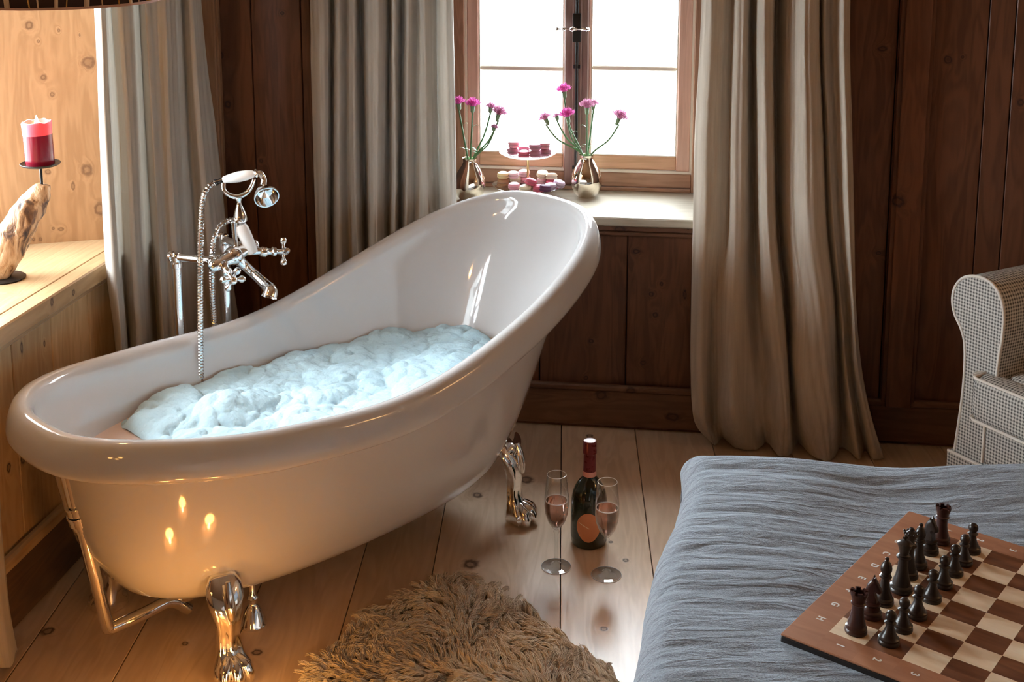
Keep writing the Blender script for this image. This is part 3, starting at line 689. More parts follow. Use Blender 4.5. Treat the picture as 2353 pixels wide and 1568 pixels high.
def hosepts(lst, b0, b1):
    out = []
    y0 = lst[0][1]; y1 = lst[-1][1]
    acc = 0; tot = sum(math.dist(lst[i], lst[i+1]) for i in range(len(lst)-1))
    for i, (x, y) in enumerate(lst):
        if i: acc += math.dist(lst[i-1], lst[i])
        k = acc/tot; k = k*k*(3-2*k)
        out.append(TP(x, y, b0*(1-k)+b1*k))
    return out
def ribbed(pts, r, name):
    # corrugated hose: resample along the path and pinch every other ring
    P = [Vector(p) for p in pts]; Q = []
    for i in range(len(P)-1):
        p0 = P[max(i-1,0)]; p1 = P[i]; p2 = P[i+1]; p3 = P[min(i+2,len(P)-1)]
        for k in range(40):
            t = k/40; Q.append(0.5*((2*p1)+(p2-p0)*t+(2*p0-5*p1+4*p2-p3)*t*t+(3*p1-p0-3*p2+p3)*t**3))
    Q.append(P[-1]); d = [0]
    for i in range(len(Q)-1): d.append(d[-1]+(Q[i+1]-Q[i]).length)
    n = int(d[-1]/.0021); T_ = np.linspace(0, d[-1], n)
    A = np.array([tuple(q) for q in Q]); X = [np.interp(T_, d, A[:, k]) for k in range(3)]
    pts2 = list(zip(*X)); rr = [r if (i//2) % 2 == 0 else r*.84 for i in range(n)]
    mb = MB(); mb.tube(pts2, rr, 12); return mb.build(name, M['chrome'], hs, auto=25)
ribbed(hosepts([(494,420),(480,429),(468,452),(463,490),(461,560),(460,650),(460,760),(461,840),(462,893)], .345, he_[1]), .0085, 'hose')
ribbed(hosepts([(536,506),(520,509),(503,522),(492,548),(487,590),(487,650),(491,720),(498,780),(508,840)], .335, he2[1]), .0080, 'hose')

# ------------------------------------------------------------------ curtains
def catm(P, t):
    P = np.asarray(P, float); n = len(P); x = t*(n-1); i = int(min(math.floor(x), n-2)); f = x-i
    p0 = P[max(i-1,0)]; p1 = P[i]; p2 = P[i+1]; p3 = P[min(i+2,n-1)]
    return .5*((2*p1)+(p2-p0)*f+(2*p0-5*p1+4*p2-p3)*f*f+(3*p1-p0-3*p2+p3)*f**3)
def curtain(name, rows, p0, nrm, mat, label, group=None, top=2.25, bottom=None, sub=9, gap=0.0, wr=.0):
    """rows: [(photo y, [x...])] down the cloth, offs: distance of each fold towards the room"""
    nrm = np.array(nrm, float); nrm /= np.linalg.norm(nrm)      # points into the room
    W = []
    for (py, xs, offs) in rows:
        r = []
        if offs is None:
            W.append(np.array([onz(x, y, .006) for x, y in zip(xs, py)])); continue
        for x, o in zip(xs, offs):
            pp = onpl(x, py if not callable(py) else py(x), np.array(p0)+nrm*(gap+o), nrm); r.append(pp)
        W.append(np.array(r))
    # extend to the rail above the frame
    d = (W[0]-W[1]); tz = top; ex = []
    for k in range(len(W[0])):
        s = (tz-W[0][k][2])/max(1e-3, d[k][2]); ex.append(W[0][k]+np.array([d[k][0]*min(s,1)*.4, d[k][1]*min(s,1)*.4, tz-W[0][k][2]]))
    W = [np.array(ex)]+W
    nc = (len(W[0])-1)*sub; rowsN = []
    Wc = [np.array([catm(r, c/nc) for c in range(nc+1)]) for r in W]
    out = []
    for i in range(len(Wc)-1):
        n = 14 if i else 8
        for k in range(n):
            t = k/n; p_ = Wc[max(i-1,0)], Wc[i], Wc[i+1], Wc[min(i+2,len(Wc)-1)]
            q = .5*((2*p_[1])+(p_[2]-p_[0])*t+(2*p_[0]-5*p_[1]+4*p_[2]-p_[3])*t*t+(3*p_[1]-p_[0]-3*p_[2]+p_[3])*t**3) if i else p_[1]*(1-t)+p_[2]*t
            out.append(q)
    out.append(Wc[-1])
    G = []
    for r in out:
        row = []
        for c, p in enumerate(r):
            f = .0045*fbm(c*.35, p[2]*1.1, p0[0]*3)+.0018*math.sin(c*1.3+p[2]*2)+wr*fbm(c*.2, p[2]*9, 7.7)
            q = p+nrm*f; row.append((q[0], q[1], max(q[2], .004+.002*abs(math.sin(c)))))
        G.append(row)
    mb = MB(); mb.grid(G)
    o = mb.build(name, mat, None, auto=180)
    s = o.modifiers.new('thick', 'SOLIDIFY'); s.thickness = .0015; s.offset = 0
    return tag(o, label, 'curtain', group)
X4 = lambda l: [460+x/2.528 for x in l]
offM = [.02,.05,.03,-.035,.05,.0,.045,-.05,.04,.06,.03,-.02,.05,-.035,.045,.0,.05,.015,-.015,.05,.02]
curtain('curtain', [(0, X4([640,690,740,765,800,850,895,927,975,1030,1075,1095,1130,1170,1210,1262,1300,1350,1375,1420,1468]), offM),
  (150, X4([645,693,740,765,800,850,897,936,978,1028,1072,1095,1131,1169,1208,1260,1307,1352,1379,1425,1476]), offM),
  (400, X4([662,704,743,762,800,853,905,955,985,1025,1062,1095,1135,1160,1205,1255,1318,1350,1390,1443,1487]), offM),
  (620, X4([678,716,745,762,806,870,925,963,992,1022,1060,1095,1130,1163,1200,1250,1325,1353,1395,1448,1490]), offM),
  (975, X4([680,720,750,765,806,870,925,963,992,1022,1060,1095,1130,1163,1200,1250,1325,1353,1395,1448,1490]), offM)],
  BW.o, -BW.ey, M['curtain'], 'long pleated beige curtain left of the window, hanging behind the high end of the bathtub', 'beige linen curtains', gap=.11)
X5 = lambda l: [1560+x/1.48 for x in l]
offR = [.0,.05,.02,-.01,.04,.03,-.06,.05,.045,-.07,.0,.03,.065,.03,-.03,.01,-.01,.045,.01]
curtain('curtain', [(0, X5([78,112,150,180,200,232,249,275,315,332,365,400,438,470,482,495,530,560,583]), offR),
  (300, X5([55,92,130,172,183,225,250,278,315,330,360,395,438,480,493,508,540,567,589]), offR),
  (520, X5([48,85,122,166,180,222,254,284,320,340,362,395,442,492,506,524,553,577,597]), offR),
  (700, X5([42,78,112,140,172,215,264,302,345,364,388,430,480,520,534,550,575,592,602]), [.0,.05,-.01,.02,.04,.03,-.05,.05,.045,-.07,.01,.05,.065,.03,-.04,.01,-.02,.04,.01]),
  (850, X5([40,75,110,142,180,225,285,330,366,378,396,450,508,532,546,566,590,606,622]), [.02,.05,-.02,.02,.06,.02,-.02,.05,.04,-.06,.03,.06,.065,.02,-.05,.03,-.01,.05,.03]),
  (960, X5([50,84,112,142,186,240,300,348,374,388,420,480,530,544,560,590,612,634,655]), [.03,.05,-.02,.03,.09,.0,.02,.07,.05,-.03,.05,.08,.07,.0,-.02,.07,.0,.06,.06]),
  ([1000,1018,1022,1008,1030,1034,1018,1048,1044,1018,1046,1060,1050,1030,1038,1056,1036,1056,1054], X5([84,112,126,150,196,260,300,340,380,405,450,500,530,548,580,612,634,664,698]), None)],
  BW.o, -BW.ey, M['curtain_tan'], 'long beige curtain right of the window, its hem pooling on the floor beside the bed', 'beige linen curtains', gap=.12)
X1 = lambda l: [x/1.866 for x in l]
offL = [.0,.05,.02,-.03,.035,.02,-.045,.04,.03,.05,.035,-.01,.04,.03,.0]
pA = np.array([-1.06, 3.30, 0]); pB = np.array([-.86, 3.80, 0]); dd_ = pB-pA; nL = np.array([dd_[1], -dd_[0], 0])
curtain('curtain', [(5, X1([400,430,455,478,510,560,598,622,665,705,740,782,815,845,862]), offL),
  (300, X1([424,452,480,510,545,585,625,650,690,722,760,810,848,888,925]), offL),
  (600, X1([452,485,512,532,568,612,655,680,715,750,795,850,900,945,985]), offL),
  (820, X1([497,520,543,552,590,640,676,697,735,775,820,880,935,985,1035]), offL),
  (1100, X1([505,528,550,560,598,648,684,705,745,785,830,890,945,1000,1050]), offL)],
  pA, nL, M['curtain'], 'long off-white curtain in the left corner, hanging behind the bath tap', 'beige linen curtains', gap=0.0)
# near left curtain, only its flared hem enters the frame at lower left
w0 = onz(40, 1560, 0.0)
offN = [.0,.04,-.02,.04,-.01,.03,.0]
pn = LW.wor((LW.loc(onpl(30,1500,LW.o-LW.ey*.065,LW.ey))[0], -.065, 0))
nn = -LW.ey
def nrow(py, dx, offs=offN): return (py, [dx-260, dx-210, dx-170, dx-125, dx-85, dx-40, dx], offs)
curtain('curtain', [nrow(700, -14), nrow(1000,-8), nrow(1180, -1), nrow(1300, 9), nrow(1400, 20), nrow(1480, 35), nrow(1535, 49)],
  pn, nn, M['curtain_tan'], 'tan curtain at the near left, only its hem in view below the bathtub', 'beige linen curtains', gap=0.0, top=2.2)
#@@PART3
# ------------------------------------------------------------------ helpers for placing
def proj(p):
    q = np.array(p, float)-CAM; d = q[1]*cP-q[2]*sP; up = q[1]*sP+q[2]*cP
    return CX+F*q[0]/d, CY-F*up/d
def zat(py, X, Y):
    lo, hi = -.5, 2.4
    for _ in range(50):
        m_ = (lo+hi)/2
        if proj((X, Y, m_))[1] > py: lo = m_
        else: hi = m_
    return lo

# ------------------------------------------------------------------ champagne bottle
bw = onz(1353, 1246, 0)
M['bottle'] = plain('dark_green_glass', (.006,.016,.010), .06, 0, Coat_Weight=.5)
M['foil'] = plain('burgundy_foil', (.16,.018,.028), .28, .35)
M['foil_pink'] = plain('pink_foil', (.80,.38,.32), .35, .3)
M['foil_top'] = plain('foil_top', (.75,.62,.62), .3, .5)
M['label_orange'] = plain('copper_label', (.66,.27,.13), .4, .25)
M['label_cream'] = plain('label_cream', (.85,.72,.55), .4)
bt = empty('champagne_bottle', (bw[0], bw[1], 0), 0, 'dark champagne bottle with burgundy foil neck and orange label, on the floor between two flutes', 'bottle')
mb = MB(); mb.lathe([(.001,.006),(.030,.004),(.040,0),(.0455,.003),(.048,.012),(.049,.03),(.049,.085),(.0485,.11),(.0465,.13),(.042,.150),(.0345,.166),(.0255,.179),(.019,.187),(.0165,.197),(.0155,.215),(.0148,.27),(.015,.281),(.001,.282)], 48)
mb.build('glass_body', M['bottle'], bt)
mb = MB(); mb.lathe([(.0172,.203),(.0168,.21),(.0160,.25),(.0160,.252),(.0182,.254),(.0185,.262),(.0175,.266),(.0178,.284),(.0165,.288)], 32, cap=False); mb.build('foil', M['foil'], bt)
mb = MB(); mb.lathe([(.0202,.183),(.0180,.190),(.0176,.204),(.0168,.205)], 32, cap=False); mb.build('neck_band', M['foil_pink'], bt)
mb = MB(); mb.lathe([(.0166,.2875),(.0125,.2895),(.001,.2897)], 24, cap=False); mb.build('cap', M['foil_top'], bt)
def on_bottle(th, z): 
    r = .0496 if z < .11 else .0490
    return (r*math.sin(th), -r*math.cos(th), z)
mb = MB(); G = []
for i in range(15):
    row = []
    rr = i/14
    for j in range(41):
        a = 2*PI*j/40; shield = 1.0+.02*math.cos(4*a)
        row.append(on_bottle(-.10+.66*rr*math.cos(a)*shield, .066+.040*rr*math.sin(a)*shield))
    G.append(row)
mb.grid(G); lb = mb.build('label', M['label_orange'], bt)
mb = MB()
def strip(u0, v0, u1, v1, w_, off=.0004):
    G = []
    for i in range(13):
        t = i/12; th = u0+(u1-u0)*t; z = v0+(v1-v0)*t; a = on_bottle(th, z-w_); b_ = on_bottle(th, z+w_)
        k = 1+off/.049; G.append([(a[0]*k, a[1]*k, a[2]), (b_[0]*k, b_[1]*k, b_[2])])
    mb.grid(G)
strip(-.62, .078, -.05, .064, .0010)
mb.build('label_stripe', M['label_cream'], lb)

# ------------------------------------------------------------------ flutes
m, nt, b = newmat('rose_wine'); b.inputs['Base Color'].default_value = (.93,.56,.46,1); b.inputs['Roughness'].default_value = 0; b.inputs['Transmission Weight'].default_value = 1; b.inputs['IOR'].default_value = 1.33
M['wine'] = m
M['rim_glint'] = plain('rim_glint', (.80,.78,.75), .08)  # opaque pale colour painting the highlights on the flute edges
M['wine_froth'] = plain('wine_froth', (.95,.80,.76), .4)
def flute(px, py, lab):
    p = onz(px, py, 0)
    g = empty('champagne_flute', (p[0], p[1], 0), 0, lab, 'glass', 'champagne flutes on the floor')
    mb = MB(); mb.lathe([(.0375,.0),(.0385,.001),(.0385,.002),(.030,.0035),(.012,.006),(.0055,.012),(.0042,.03),(.0040,.07),(.0050,.092),(.0075,.098),(.0060,.104)], 40); mb.build('foot', M['glass_cup'], g)
    mb = MB(); mb.lathe([(.0060,.104),(.013,.112),(.0225,.128),(.0285,.148),(.0308,.170),(.0305,.195),(.0280,.225),(.0248,.252),(.0246,.2535),(.0236,.252),(.0268,.225),(.0292,.195),(.0295,.170),(.0273,.148),(.0212,.128),(.0115,.1135),(.001,.110)], 40, cap=False); mb.build('bowl', M['glass_cup'], g)
    mb = MB(); mb.lathe([(.001,.112),(.0100,.1142),(.0205,.129),(.0266,.1485),(.0287,.170),(.0287,.1825),(.0287,.183),(.001,.1825)], 40, cap=False)
    wv_ = mb.build('wine', M['wine'], g)
    mb = MB(); mb.tube([(.0278*math.cos(a), .0278*math.sin(a), .1836) for a in np.linspace(0, 2*PI, 41)], .0013, 8, False); mb.build('froth_ring', M['wine_froth'], g)
    mb = MB(); mb.tube([(.0242*math.cos(a), .0242*math.sin(a), .2532) for a in np.linspace(0, 2*PI, 49)], .0009, 8, False); mb.build('rim', M['rim_glint'], g)  # ring standing in for the bright highlight on the lip
    mb = MB(); mb.tube([(.0383*math.cos(a), .0383*math.sin(a), .0014) for a in np.linspace(0, 2*PI, 49)], .0009, 8, False); mb.build('foot_glint', M['rim_glint'], g)  # same painted highlight round the foot
flute(1278, 1303, 'champagne flute of pink sparkling wine left of the bottle, nearer the bathtub')
flute(1393, 1322, 'champagne flute of pink wine in front of the bottle at its right, nearer the bed')

# ------------------------------------------------------------------ sheepskin rug
poly = [(1050,1322),(1110,1352),(1190,1395),(1262,1432),(1335,1482),(1395,1530),(1440,1568),(1490,1640),(1350,1800),(1050,1850),(800,1780),(690,1680),(672,1590),(700,1545),(735,1510),(790,1462),(850,1418),(905,1386),(955,1368),(990,1345)]
PW3 = [onz(x, y, 0)[:2] for x, y in poly]; cen = np.mean(PW3, 0)
def smooth_poly(P, n=200):
    P = np.array(P); out = []
    for k in range(n):
        x = k/n*len(P); i = int(x); f = x-i; p0, p1, p2, p3 = [P[(i+q) % len(P)] for q in (-1,0,1,2)]
        out.append(.5*((2*p1)+(p2-p0)*f+(2*p0-5*p1+4*p2-p3)*f*f+(3*p1-p0-3*p2+p3)*f**3))
    return np.array(out)
SPO = smooth_poly(PW3)
m, nt, b = newmat('sheepskin'); L = nt.links
tc = N(nt, 'ShaderNodeTexCoord'); n1 = N(nt, 'ShaderNodeTexNoise'); n1.inputs['Scale'].default_value = 14; n1.inputs['Detail'].default_value = 4; L.new(tc.outputs['Object'], n1.inputs['Vector'])
r = ramp(nt, [(.3, (.56,.45,.33)), (.7, (.80,.69,.55))]); L.new(n1.outputs['Fac'], r.inputs[0]); L.new(r.outputs[0], b.inputs['Base Color']); b.inputs['Roughness'].default_value = .85; b.inputs['Specular IOR Level'].default_value = .2; b.inputs['Sheen Weight'].default_value = .2
M['wool'] = m
rug = empty('sheepskin_rug', (cen[0], cen[1], 0), 0, 'shaggy light brown sheepskin rug on the floor in front of the bathtub', 'rug')
mb = MB(); R = []
for k in range(9):
    s = 1-k/8.3; R.append([(*((p-cen)*s*.88), .004+.014*min(1, k/2)) for p in SPO])
mb.rings(R, True, True, True); mb.build('hide', M['wool'], rug)
def inside(p):
    c = False; j = len(SPO)-1
    for i in range(len(SPO)):
        a, b_ = SPO[i], SPO[j]
        if (a[1] > p[1]) != (b_[1] > p[1]) and p[0] < (b_[0]-a[0])*(p[1]-a[1])/(b_[1]-a[1])+a[0]: c = not c
        j = i
    return c
mn, mx_ = SPO.min(0), SPO.max(0)
V = []; Fc = []
rr_ = random.Random(3); nl = 0
while nl < 2900:
    p = np.array([rr_.uniform(mn[0], mx_[0]), rr_.uniform(mn[1], mx_[1])])
    if p[1] < 2.2: continue
    if not inside(cen+(p-cen)*1.15): continue
    nl += 1
    # the lie of the wool: radial from a crown, with swirls
    d = p-np.array([.10, 2.30]); dn_ = np.linalg.norm(d)+1e-6; d = d/dn_
    sw = noise.noise(Vector((p[0]*7, p[1]*7, 1)))*3.2+rr_.gauss(0,.35); base = math.atan2(d[1], d[0])+sw
    tipd = np.array([math.cos(base), math.sin(base)])*(.034+.020*rr_.random())
    hz = .020+.016*rr_.random(); tip = Vector((p[0]-cen[0]+tipd[0], p[1]-cen[1]+tipd[1], .016+hz*.4))
    for s in range(12):
        q = Vector((p[0]-cen[0]+rr_.gauss(0, .0040), p[1]-cen[1]+rr_.gauss(0, .0040), .012))
        t2 = tip+Vector((rr_.gauss(0, .0022), rr_.gauss(0, .0022), rr_.gauss(0, .0022)))
        mid = (q+t2)/2+Vector((rr_.gauss(0,.002), rr_.gauss(0,.002), hz*.75))
        ph = rr_.random()*6.28; cu = .0024
        b0 = len(V); K = 6
        for k in range(K):
            t = k/(K-1); c = (1-t)**2*q+2*t*(1-t)*mid+t*t*t2
            c = c+Vector((math.cos(ph+t*9)*cu, math.sin(ph+t*9)*cu, math.sin(ph+t*7)*cu))*t
            w_r = .0017*(1-.55*t)
            side = Vector((-tipd[1], tipd[0], 0)).normalized()*w_r; upv = Vector((0,0,w_r))
            V += [tuple(c+side), tuple(c-side*.5+upv*.9), tuple(c-side*.5-upv*.9)]
        for k in range(K-1):
            for j in range(3):
                a = b0+k*3+j; b_ = b0+k*3+(j+1)%3; Fc.append((a, b_, b_+3, a+3))
mb = MB(); mb.v = V; mb.f = Fc; mb.mi = [0]*len(Fc)
tag(mb.build('wool_pile', M['wool'], rug, auto=180), kind='stuff')

# ------------------------------------------------------------------ chessboard plane
SQ = .0566
P00 = np.array([.48420, 1.78996, .60928])
e2 = np.array([.80283, -.59600, -.01564]); e1 = np.array([.59398, .80182, -.06542]); en = np.cross(e2, e1)
BM = Matrix(((e2[0], e1[0], en[0]), (e2[1], e1[1], en[1]), (e2[2], e1[2], en[2])))
BE = BM.to_euler()
def onboard(i, j, h=0.0): return tuple(P00+e1*SQ*i+e2*SQ*j+en*h)      # i: file from H, j: rank from 1
BORD = SQ*.97; BT = .016
# ------------------------------------------------------------------ bed and duvet
bed = empty('bed', (.85, 1.3, 0), 0, 'bed at the lower right with a white mattress side below a grey duvet', 'bed')
M['bed_wood'] = wood('bed_wood', (.45,.30,.18), (.36,.23,.13), 'Y', .5)
mb = MB(); mb.box(-.36, .90, -1.1, .72, .12, .199, .01); mb.build('bed_base', M['bed_wood'], bed, False)
mb = MB(); R = []
def rrect(x0, x1, y0, y1, r, n=8):
    P = []
    for (cx_, cy_, a0) in ((x1-r, y1-r, 0), (x0+r, y1-r, PI/2), (x0+r, y0+r, PI), (x1-r, y0+r, 1.5*PI)):
        for k in range(n+1): a = a0+PI/2*k/n; P.append((cx_+r*math.cos(a), cy_+r*math.sin(a)))
    return P
mrot = math.radians(-12)
def mr_(x, y): x -= -.50; y -= 1.04; return (-.50+x*math.cos(mrot)-y*math.sin(mrot), 1.04+x*math.sin(mrot)+y*math.cos(mrot))
for (ins, z) in ((.02,.20),(.0,.22),(.0,.39),(.006,.405),(0,.42),(.0,.50),(.03,.51)): R.append([(*mr_(x, y), z) for x, y in rrect(-.50+ins, .97-ins, -1.1+ins, 1.04-ins, .09)])
mb.rings(R, True, True, True); mb.build('mattress', M['white_cloth'], bed)
for (x, y) in ((-.3,.65),(.8,.65),(-.3,-1.0),(.8,-1.0)):
    mb = MB(); mb.box(x-.03, x+.03, y-.03, y+.03, 0, .12, .004); mb.build('leg', M['bed_wood'], bed, False)
m, nt, b = newmat('duvet_linen'); L = nt.links
tc = N(nt, 'ShaderNodeTexCoord'); mp = N(nt, 'ShaderNodeMapping'); mp.inputs['Scale'].default_value = (5, 26, 26); L.new(tc.outputs['Object'], mp.inputs[0])
n1 = N(nt, 'ShaderNodeTexNoise'); n1.inputs['Scale'].default_value = 1.6; n1.inputs['Detail'].default_value = 6; n1.inputs['Distortion'].default_value = .6; L.new(mp.outputs[0], n1.inputs['Vector'])
n2 = N(nt, 'ShaderNodeTexNoise'); n2.inputs['Scale'].default_value = 420; n2.inputs['Detail'].default_value = 3; L.new(tc.outputs['Object'], n2.inputs['Vector'])
r = ramp(nt, [(.3, (.145,.162,.19)), (.7, (.27,.293,.33))]); L.new(n2.outputs['Fac'], r.inputs[0]); L.new(r.outputs[0], b.inputs['Base Color'])
ad = N(nt, 'ShaderNodeMath', operation='MULTIPLY_ADD'); L.new(n2.outputs['Fac'], ad.inputs[0]); ad.inputs[1].default_value = .12; L.new(n1.outputs['Fac'], ad.inputs[2])
bp = N(nt, 'ShaderNodeBump'); bp.inputs['Strength'].default_value = 1.0; bp.inputs['Distance'].default_value = .013; L.new(ad.outputs[0], bp.inputs['Height']); L.new(bp.outputs[0], b.inputs['Normal'])
b.inputs['Roughness'].default_value = .85; b.inputs['Sheen Weight'].default_value = .4; b.inputs['Sheen Tint'].default_value = (.75,.88,1,1); b.inputs['Specular IOR Level'].default_value = .2
M['duvet'] = m
xLk = ([.0, 1.2, 1.5, 1.72, 1.90, 2.05, 2.2, 2.32, 2.6], [.13, .16, .165, .19, .225, .255, .308, .340, .365])
def xL(y): return float(np.interp(y, *xLk))
def yF(x): return 2.405-.075*(x-.35)
bc = np.array(onboard(4, 4)); 
def boardz(x, y):
    # z of the board's underside plane
    q = P00-en*BT; return q[2]-((x-q[0])*en[0]+(y-q[1])*en[1])/en[2]
def bdist(x, y):
    d = np.array([x, y, boardz(x, y)])-P00; u = d@e1; v = d@e2
    dx = max(-BORD-u, 0, u-8*SQ-BORD); dy = max(-BORD-v, 0, v-8*SQ-BORD); return math.hypot(dx, dy)
def duv(x, y):
    d = bdist(x, y); zb_ = boardz(x, y)-.0015; base = .602
    k = math.exp(-(d/.17)**2); z = base*(1-k)+zb_*k
    # wrinkles: run across the bed, bow round the board
    amp = min(1, d/.05)
    wv = noise.noise(Vector((x*3.2+.5*noise.noise(Vector((x*3, y*3, 9))), (y+.18*math.exp(-((x-.2)/.22)**2)*0-.5*(x-.5)**2*(x<.5))*26, 2)))
    wv2 = noise.noise(Vector((x*8, y*60, 5)))
    return z+amp*(.0050*wv+.0016*wv2+.010*noise.noise(Vector((x*2.2, y*2.2, 3))))-(.004 if d < .001 else 0)*0
NS, NT2 = 56, 50
def prof(t, n):   # t in [0,1): side profile -> (offset inward, drop)
    a = t*PI/2; return t, a
S_ = []
for k in range(NS): 
    t = k/NS; S_.append(t)
G = []
XR = 1.62
cols = [('s', k/26) for k in range(26)]+[('t', k/300) for k in range(301)]
rows = [('s', k/26) for k in range(26)]+[('t', k/330) for k in range(331)]
def side(t):      # hanging part: t 0 hem .. 1 top edge ; returns (inset, drop)
    hang, r = .17, .05
    L1 = hang; L2 = r*PI/2; s = t*(L1+L2)
    if s < L1: return (.012*math.sin(s/L1*PI), r+(L1-s))
    a = (s-L1)/r; return (r*(1-math.cos(a)), r*(1-math.sin(a)))
for rk, rt in rows:
    row = []
    iy, dy = side(rt) if rk == 's' else (0, 0)
    for ck, ct in cols:
        ix, dx = side(ct) if ck == 's' else (0, 0)
        r0 = .05
        yt = (2.455-iy) if rk == 's' else 2.455-r0-(2.455-r0-.6)*rt
        xx = None
        x0 = xL(yt)
        x = x0+ix if ck == 's' else x0+r0+(XR-x0-r0)*ct
        y = yt-.075*(x-.35)
        dr = (dx**4+dy**4)**.25
        z = duv(x, y)-dr-.007*math.exp(-max(0, x-x0-.05)/.09)
        if dr > .01:
            f = min(1, dr/.12); 
            wob = noise.noise(Vector((y*9 if ck == 's' else x*9, z*3, 1)))*.010*f
            if ck == 's': x -= wob+.012*f*math.sin(dr*16)
            if rk == 's': y += wob
        row.append((x, y, max(z, .12)))
    G.append(row)
mb = MB(); mb.grid(G, True); o = mb.build('duvet', M['duvet'], None, auto=180)
s = o.modifiers.new('thick', 'SOLIDIFY'); s.thickness = .006; s.offset = 1
tag(o, 'crumpled blue grey linen duvet spread over the bed, under the chessboard', 'duvet')

# ------------------------------------------------------------------ chessboard
m, nt, b = newmat('chessboard_veneer'); L = nt.links
tc = N(nt, 'ShaderNodeTexCoord')
sx = N(nt, 'ShaderNodeSeparateXYZ'); L.new(tc.outputs['Object'], sx.inputs[0])
def math_(op, a, b_=None, c=None):
    n = N(nt, 'ShaderNodeMath', operation=op)
    for k, v in enumerate((a, b_, c)):
        if v is None: continue
        if isinstance(v, (int, float)): n.inputs[k].default_value = v
        else: L.new(v, n.inputs[k])
    return n.outputs[0]
u = math_('DIVIDE', sx.outputs[0], float(SQ)); v = math_('DIVIDE', sx.outputs[1], float(SQ))
fu = math_('FLOOR', u); fv = math_('FLOOR', v)
par = math_('MODULO', math_('ADD', math_('ADD', fu, fv), 100.0), 2.0)
inn = math_('MULTIPLY', math_('MULTIPLY', math_('GREATER_THAN', u, 0.0), math_('LESS_THAN', u, 8.0)), math_('MULTIPLY', math_('GREATER_THAN', v, 0.0), math_('LESS_THAN', v, 8.0)))
light = math_('MULTIPLY', math_('LESS_THAN', par, .5), inn)
cell = N(nt, 'ShaderNodeCombineXYZ'); L.new(math_('MULTIPLY', fu, 3.7), cell.inputs[0]); L.new(math_('MULTIPLY', fv, 5.3), cell.inputs[1]); L.new(math_('MULTIPLY', inn, 2.0), cell.inputs[2])
va = N(nt, 'ShaderNodeVectorMath', operation='MULTIPLY_ADD'); L.new(tc.outputs['Object'], va.inputs[0]); va.inputs[1].default_value = (6, 38, 38); L.new(cell.outputs[0], va.inputs[2])
nz = N(nt, 'ShaderNodeTexNoise'); nz.inputs['Scale'].default_value = 1.2; nz.inputs['Detail'].default_value = 4; nz.inputs['Distortion'].default_value = .7; L.new(va.outputs[0], nz.inputs['Vector'])
rl_ = ramp(nt, [(.3, (.78,.58,.38)), (.7, (.92,.77,.58))]); rd = ramp(nt, [(.3, (.115,.040,.018)), (.7, (.235,.095,.042))]); rb = ramp(nt, [(.3, (.34,.145,.078)), (.7, (.44,.21,.115))])
for q in (rl_, rd, rb): L.new(nz.outputs['Fac'], q.inputs[0])
mx1 = N(nt, 'ShaderNodeMixRGB'); L.new(inn, mx1.inputs[0]); L.new(rb.outputs[0], mx1.inputs[1]); L.new(rd.outputs[0], mx1.inputs[2])
mx2 = N(nt, 'ShaderNodeMixRGB'); L.new(light, mx2.inputs[0]); L.new(mx1.outputs[0], mx2.inputs[1]); L.new(rl_.outputs[0], mx2.inputs[2])
L.new(mx2.outputs[0], b.inputs['Base Color']); b.inputs['Roughness'].default_value = .42; b.inputs['Specular IOR Level'].default_value = .35
M['board'] = m; M['board_edge'] = plain('board_edge', (.012,.008,.007), .45); M['inlay'] = plain('white_inlay', (.80,.76,.72), .5)
cb_ = empty('chessboard', tuple(P00), 0, 'brown wooden chessboard lying on the grey duvet', 'chessboard'); cb_.rotation_euler = BE
S8 = 8*SQ
mb = MB(); mb.box(-BORD, S8+BORD, -BORD, S8+BORD, -.0035, 0, .0012); mb.build('playing_surface', M['board'], cb_, False)
mb = MB(); mb.box(-BORD+.0003, S8+BORD-.0003, -BORD+.0003, S8+BORD-.0003, -BT, -.0036, .002); mb.build('board_core', M['board_edge'], cb_, False)
def text_mesh(t, size):
    c = bpy.data.curves.new('t', 'FONT'); c.body = t; c.size = size; c.align_x = 'CENTER'; c.align_y = 'CENTER'; c.extrude = .0002; c.offset = .0004
    o = bpy.data.objects.new('t', c); COL.objects.link(o); bpy.context.view_layer.update()
    me = bpy.data.meshes.new_from_object(o.evaluated_get(bpy.context.evaluated_depsgraph_get()))
    bpy.data.objects.remove(o); bpy.data.curves.remove(c); me.materials.clear(); me.materials.append(M['inlay']); return me
# letters' tops point along +rank (local +x), so their reading direction is local -y
for k, ch in enumerate('HGFEDCBA'):
    me = text_mesh(ch, .017); me.name = 'board_letter'
    for xx in (-BORD*.46, S8+BORD*.46):
        o = bpy.data.objects.new('board_letter', me); COL.objects.link(o); o.parent = cb_; o.location = (xx, (k+.5)*SQ, .0002); o.rotation_euler = (0, 0, -PI/2)
for k in range(8):
    me = text_mesh(str(k+1), .017); me.name = 'board_number'
    for yy in (-BORD*.46, S8+BORD*.46):
        o = bpy.data.objects.new('board_number', me); COL.objects.link(o); o.parent = cb_; o.location = ((k+.5)*SQ, yy, .0002); o.rotation_euler = (0, 0, -PI/2)
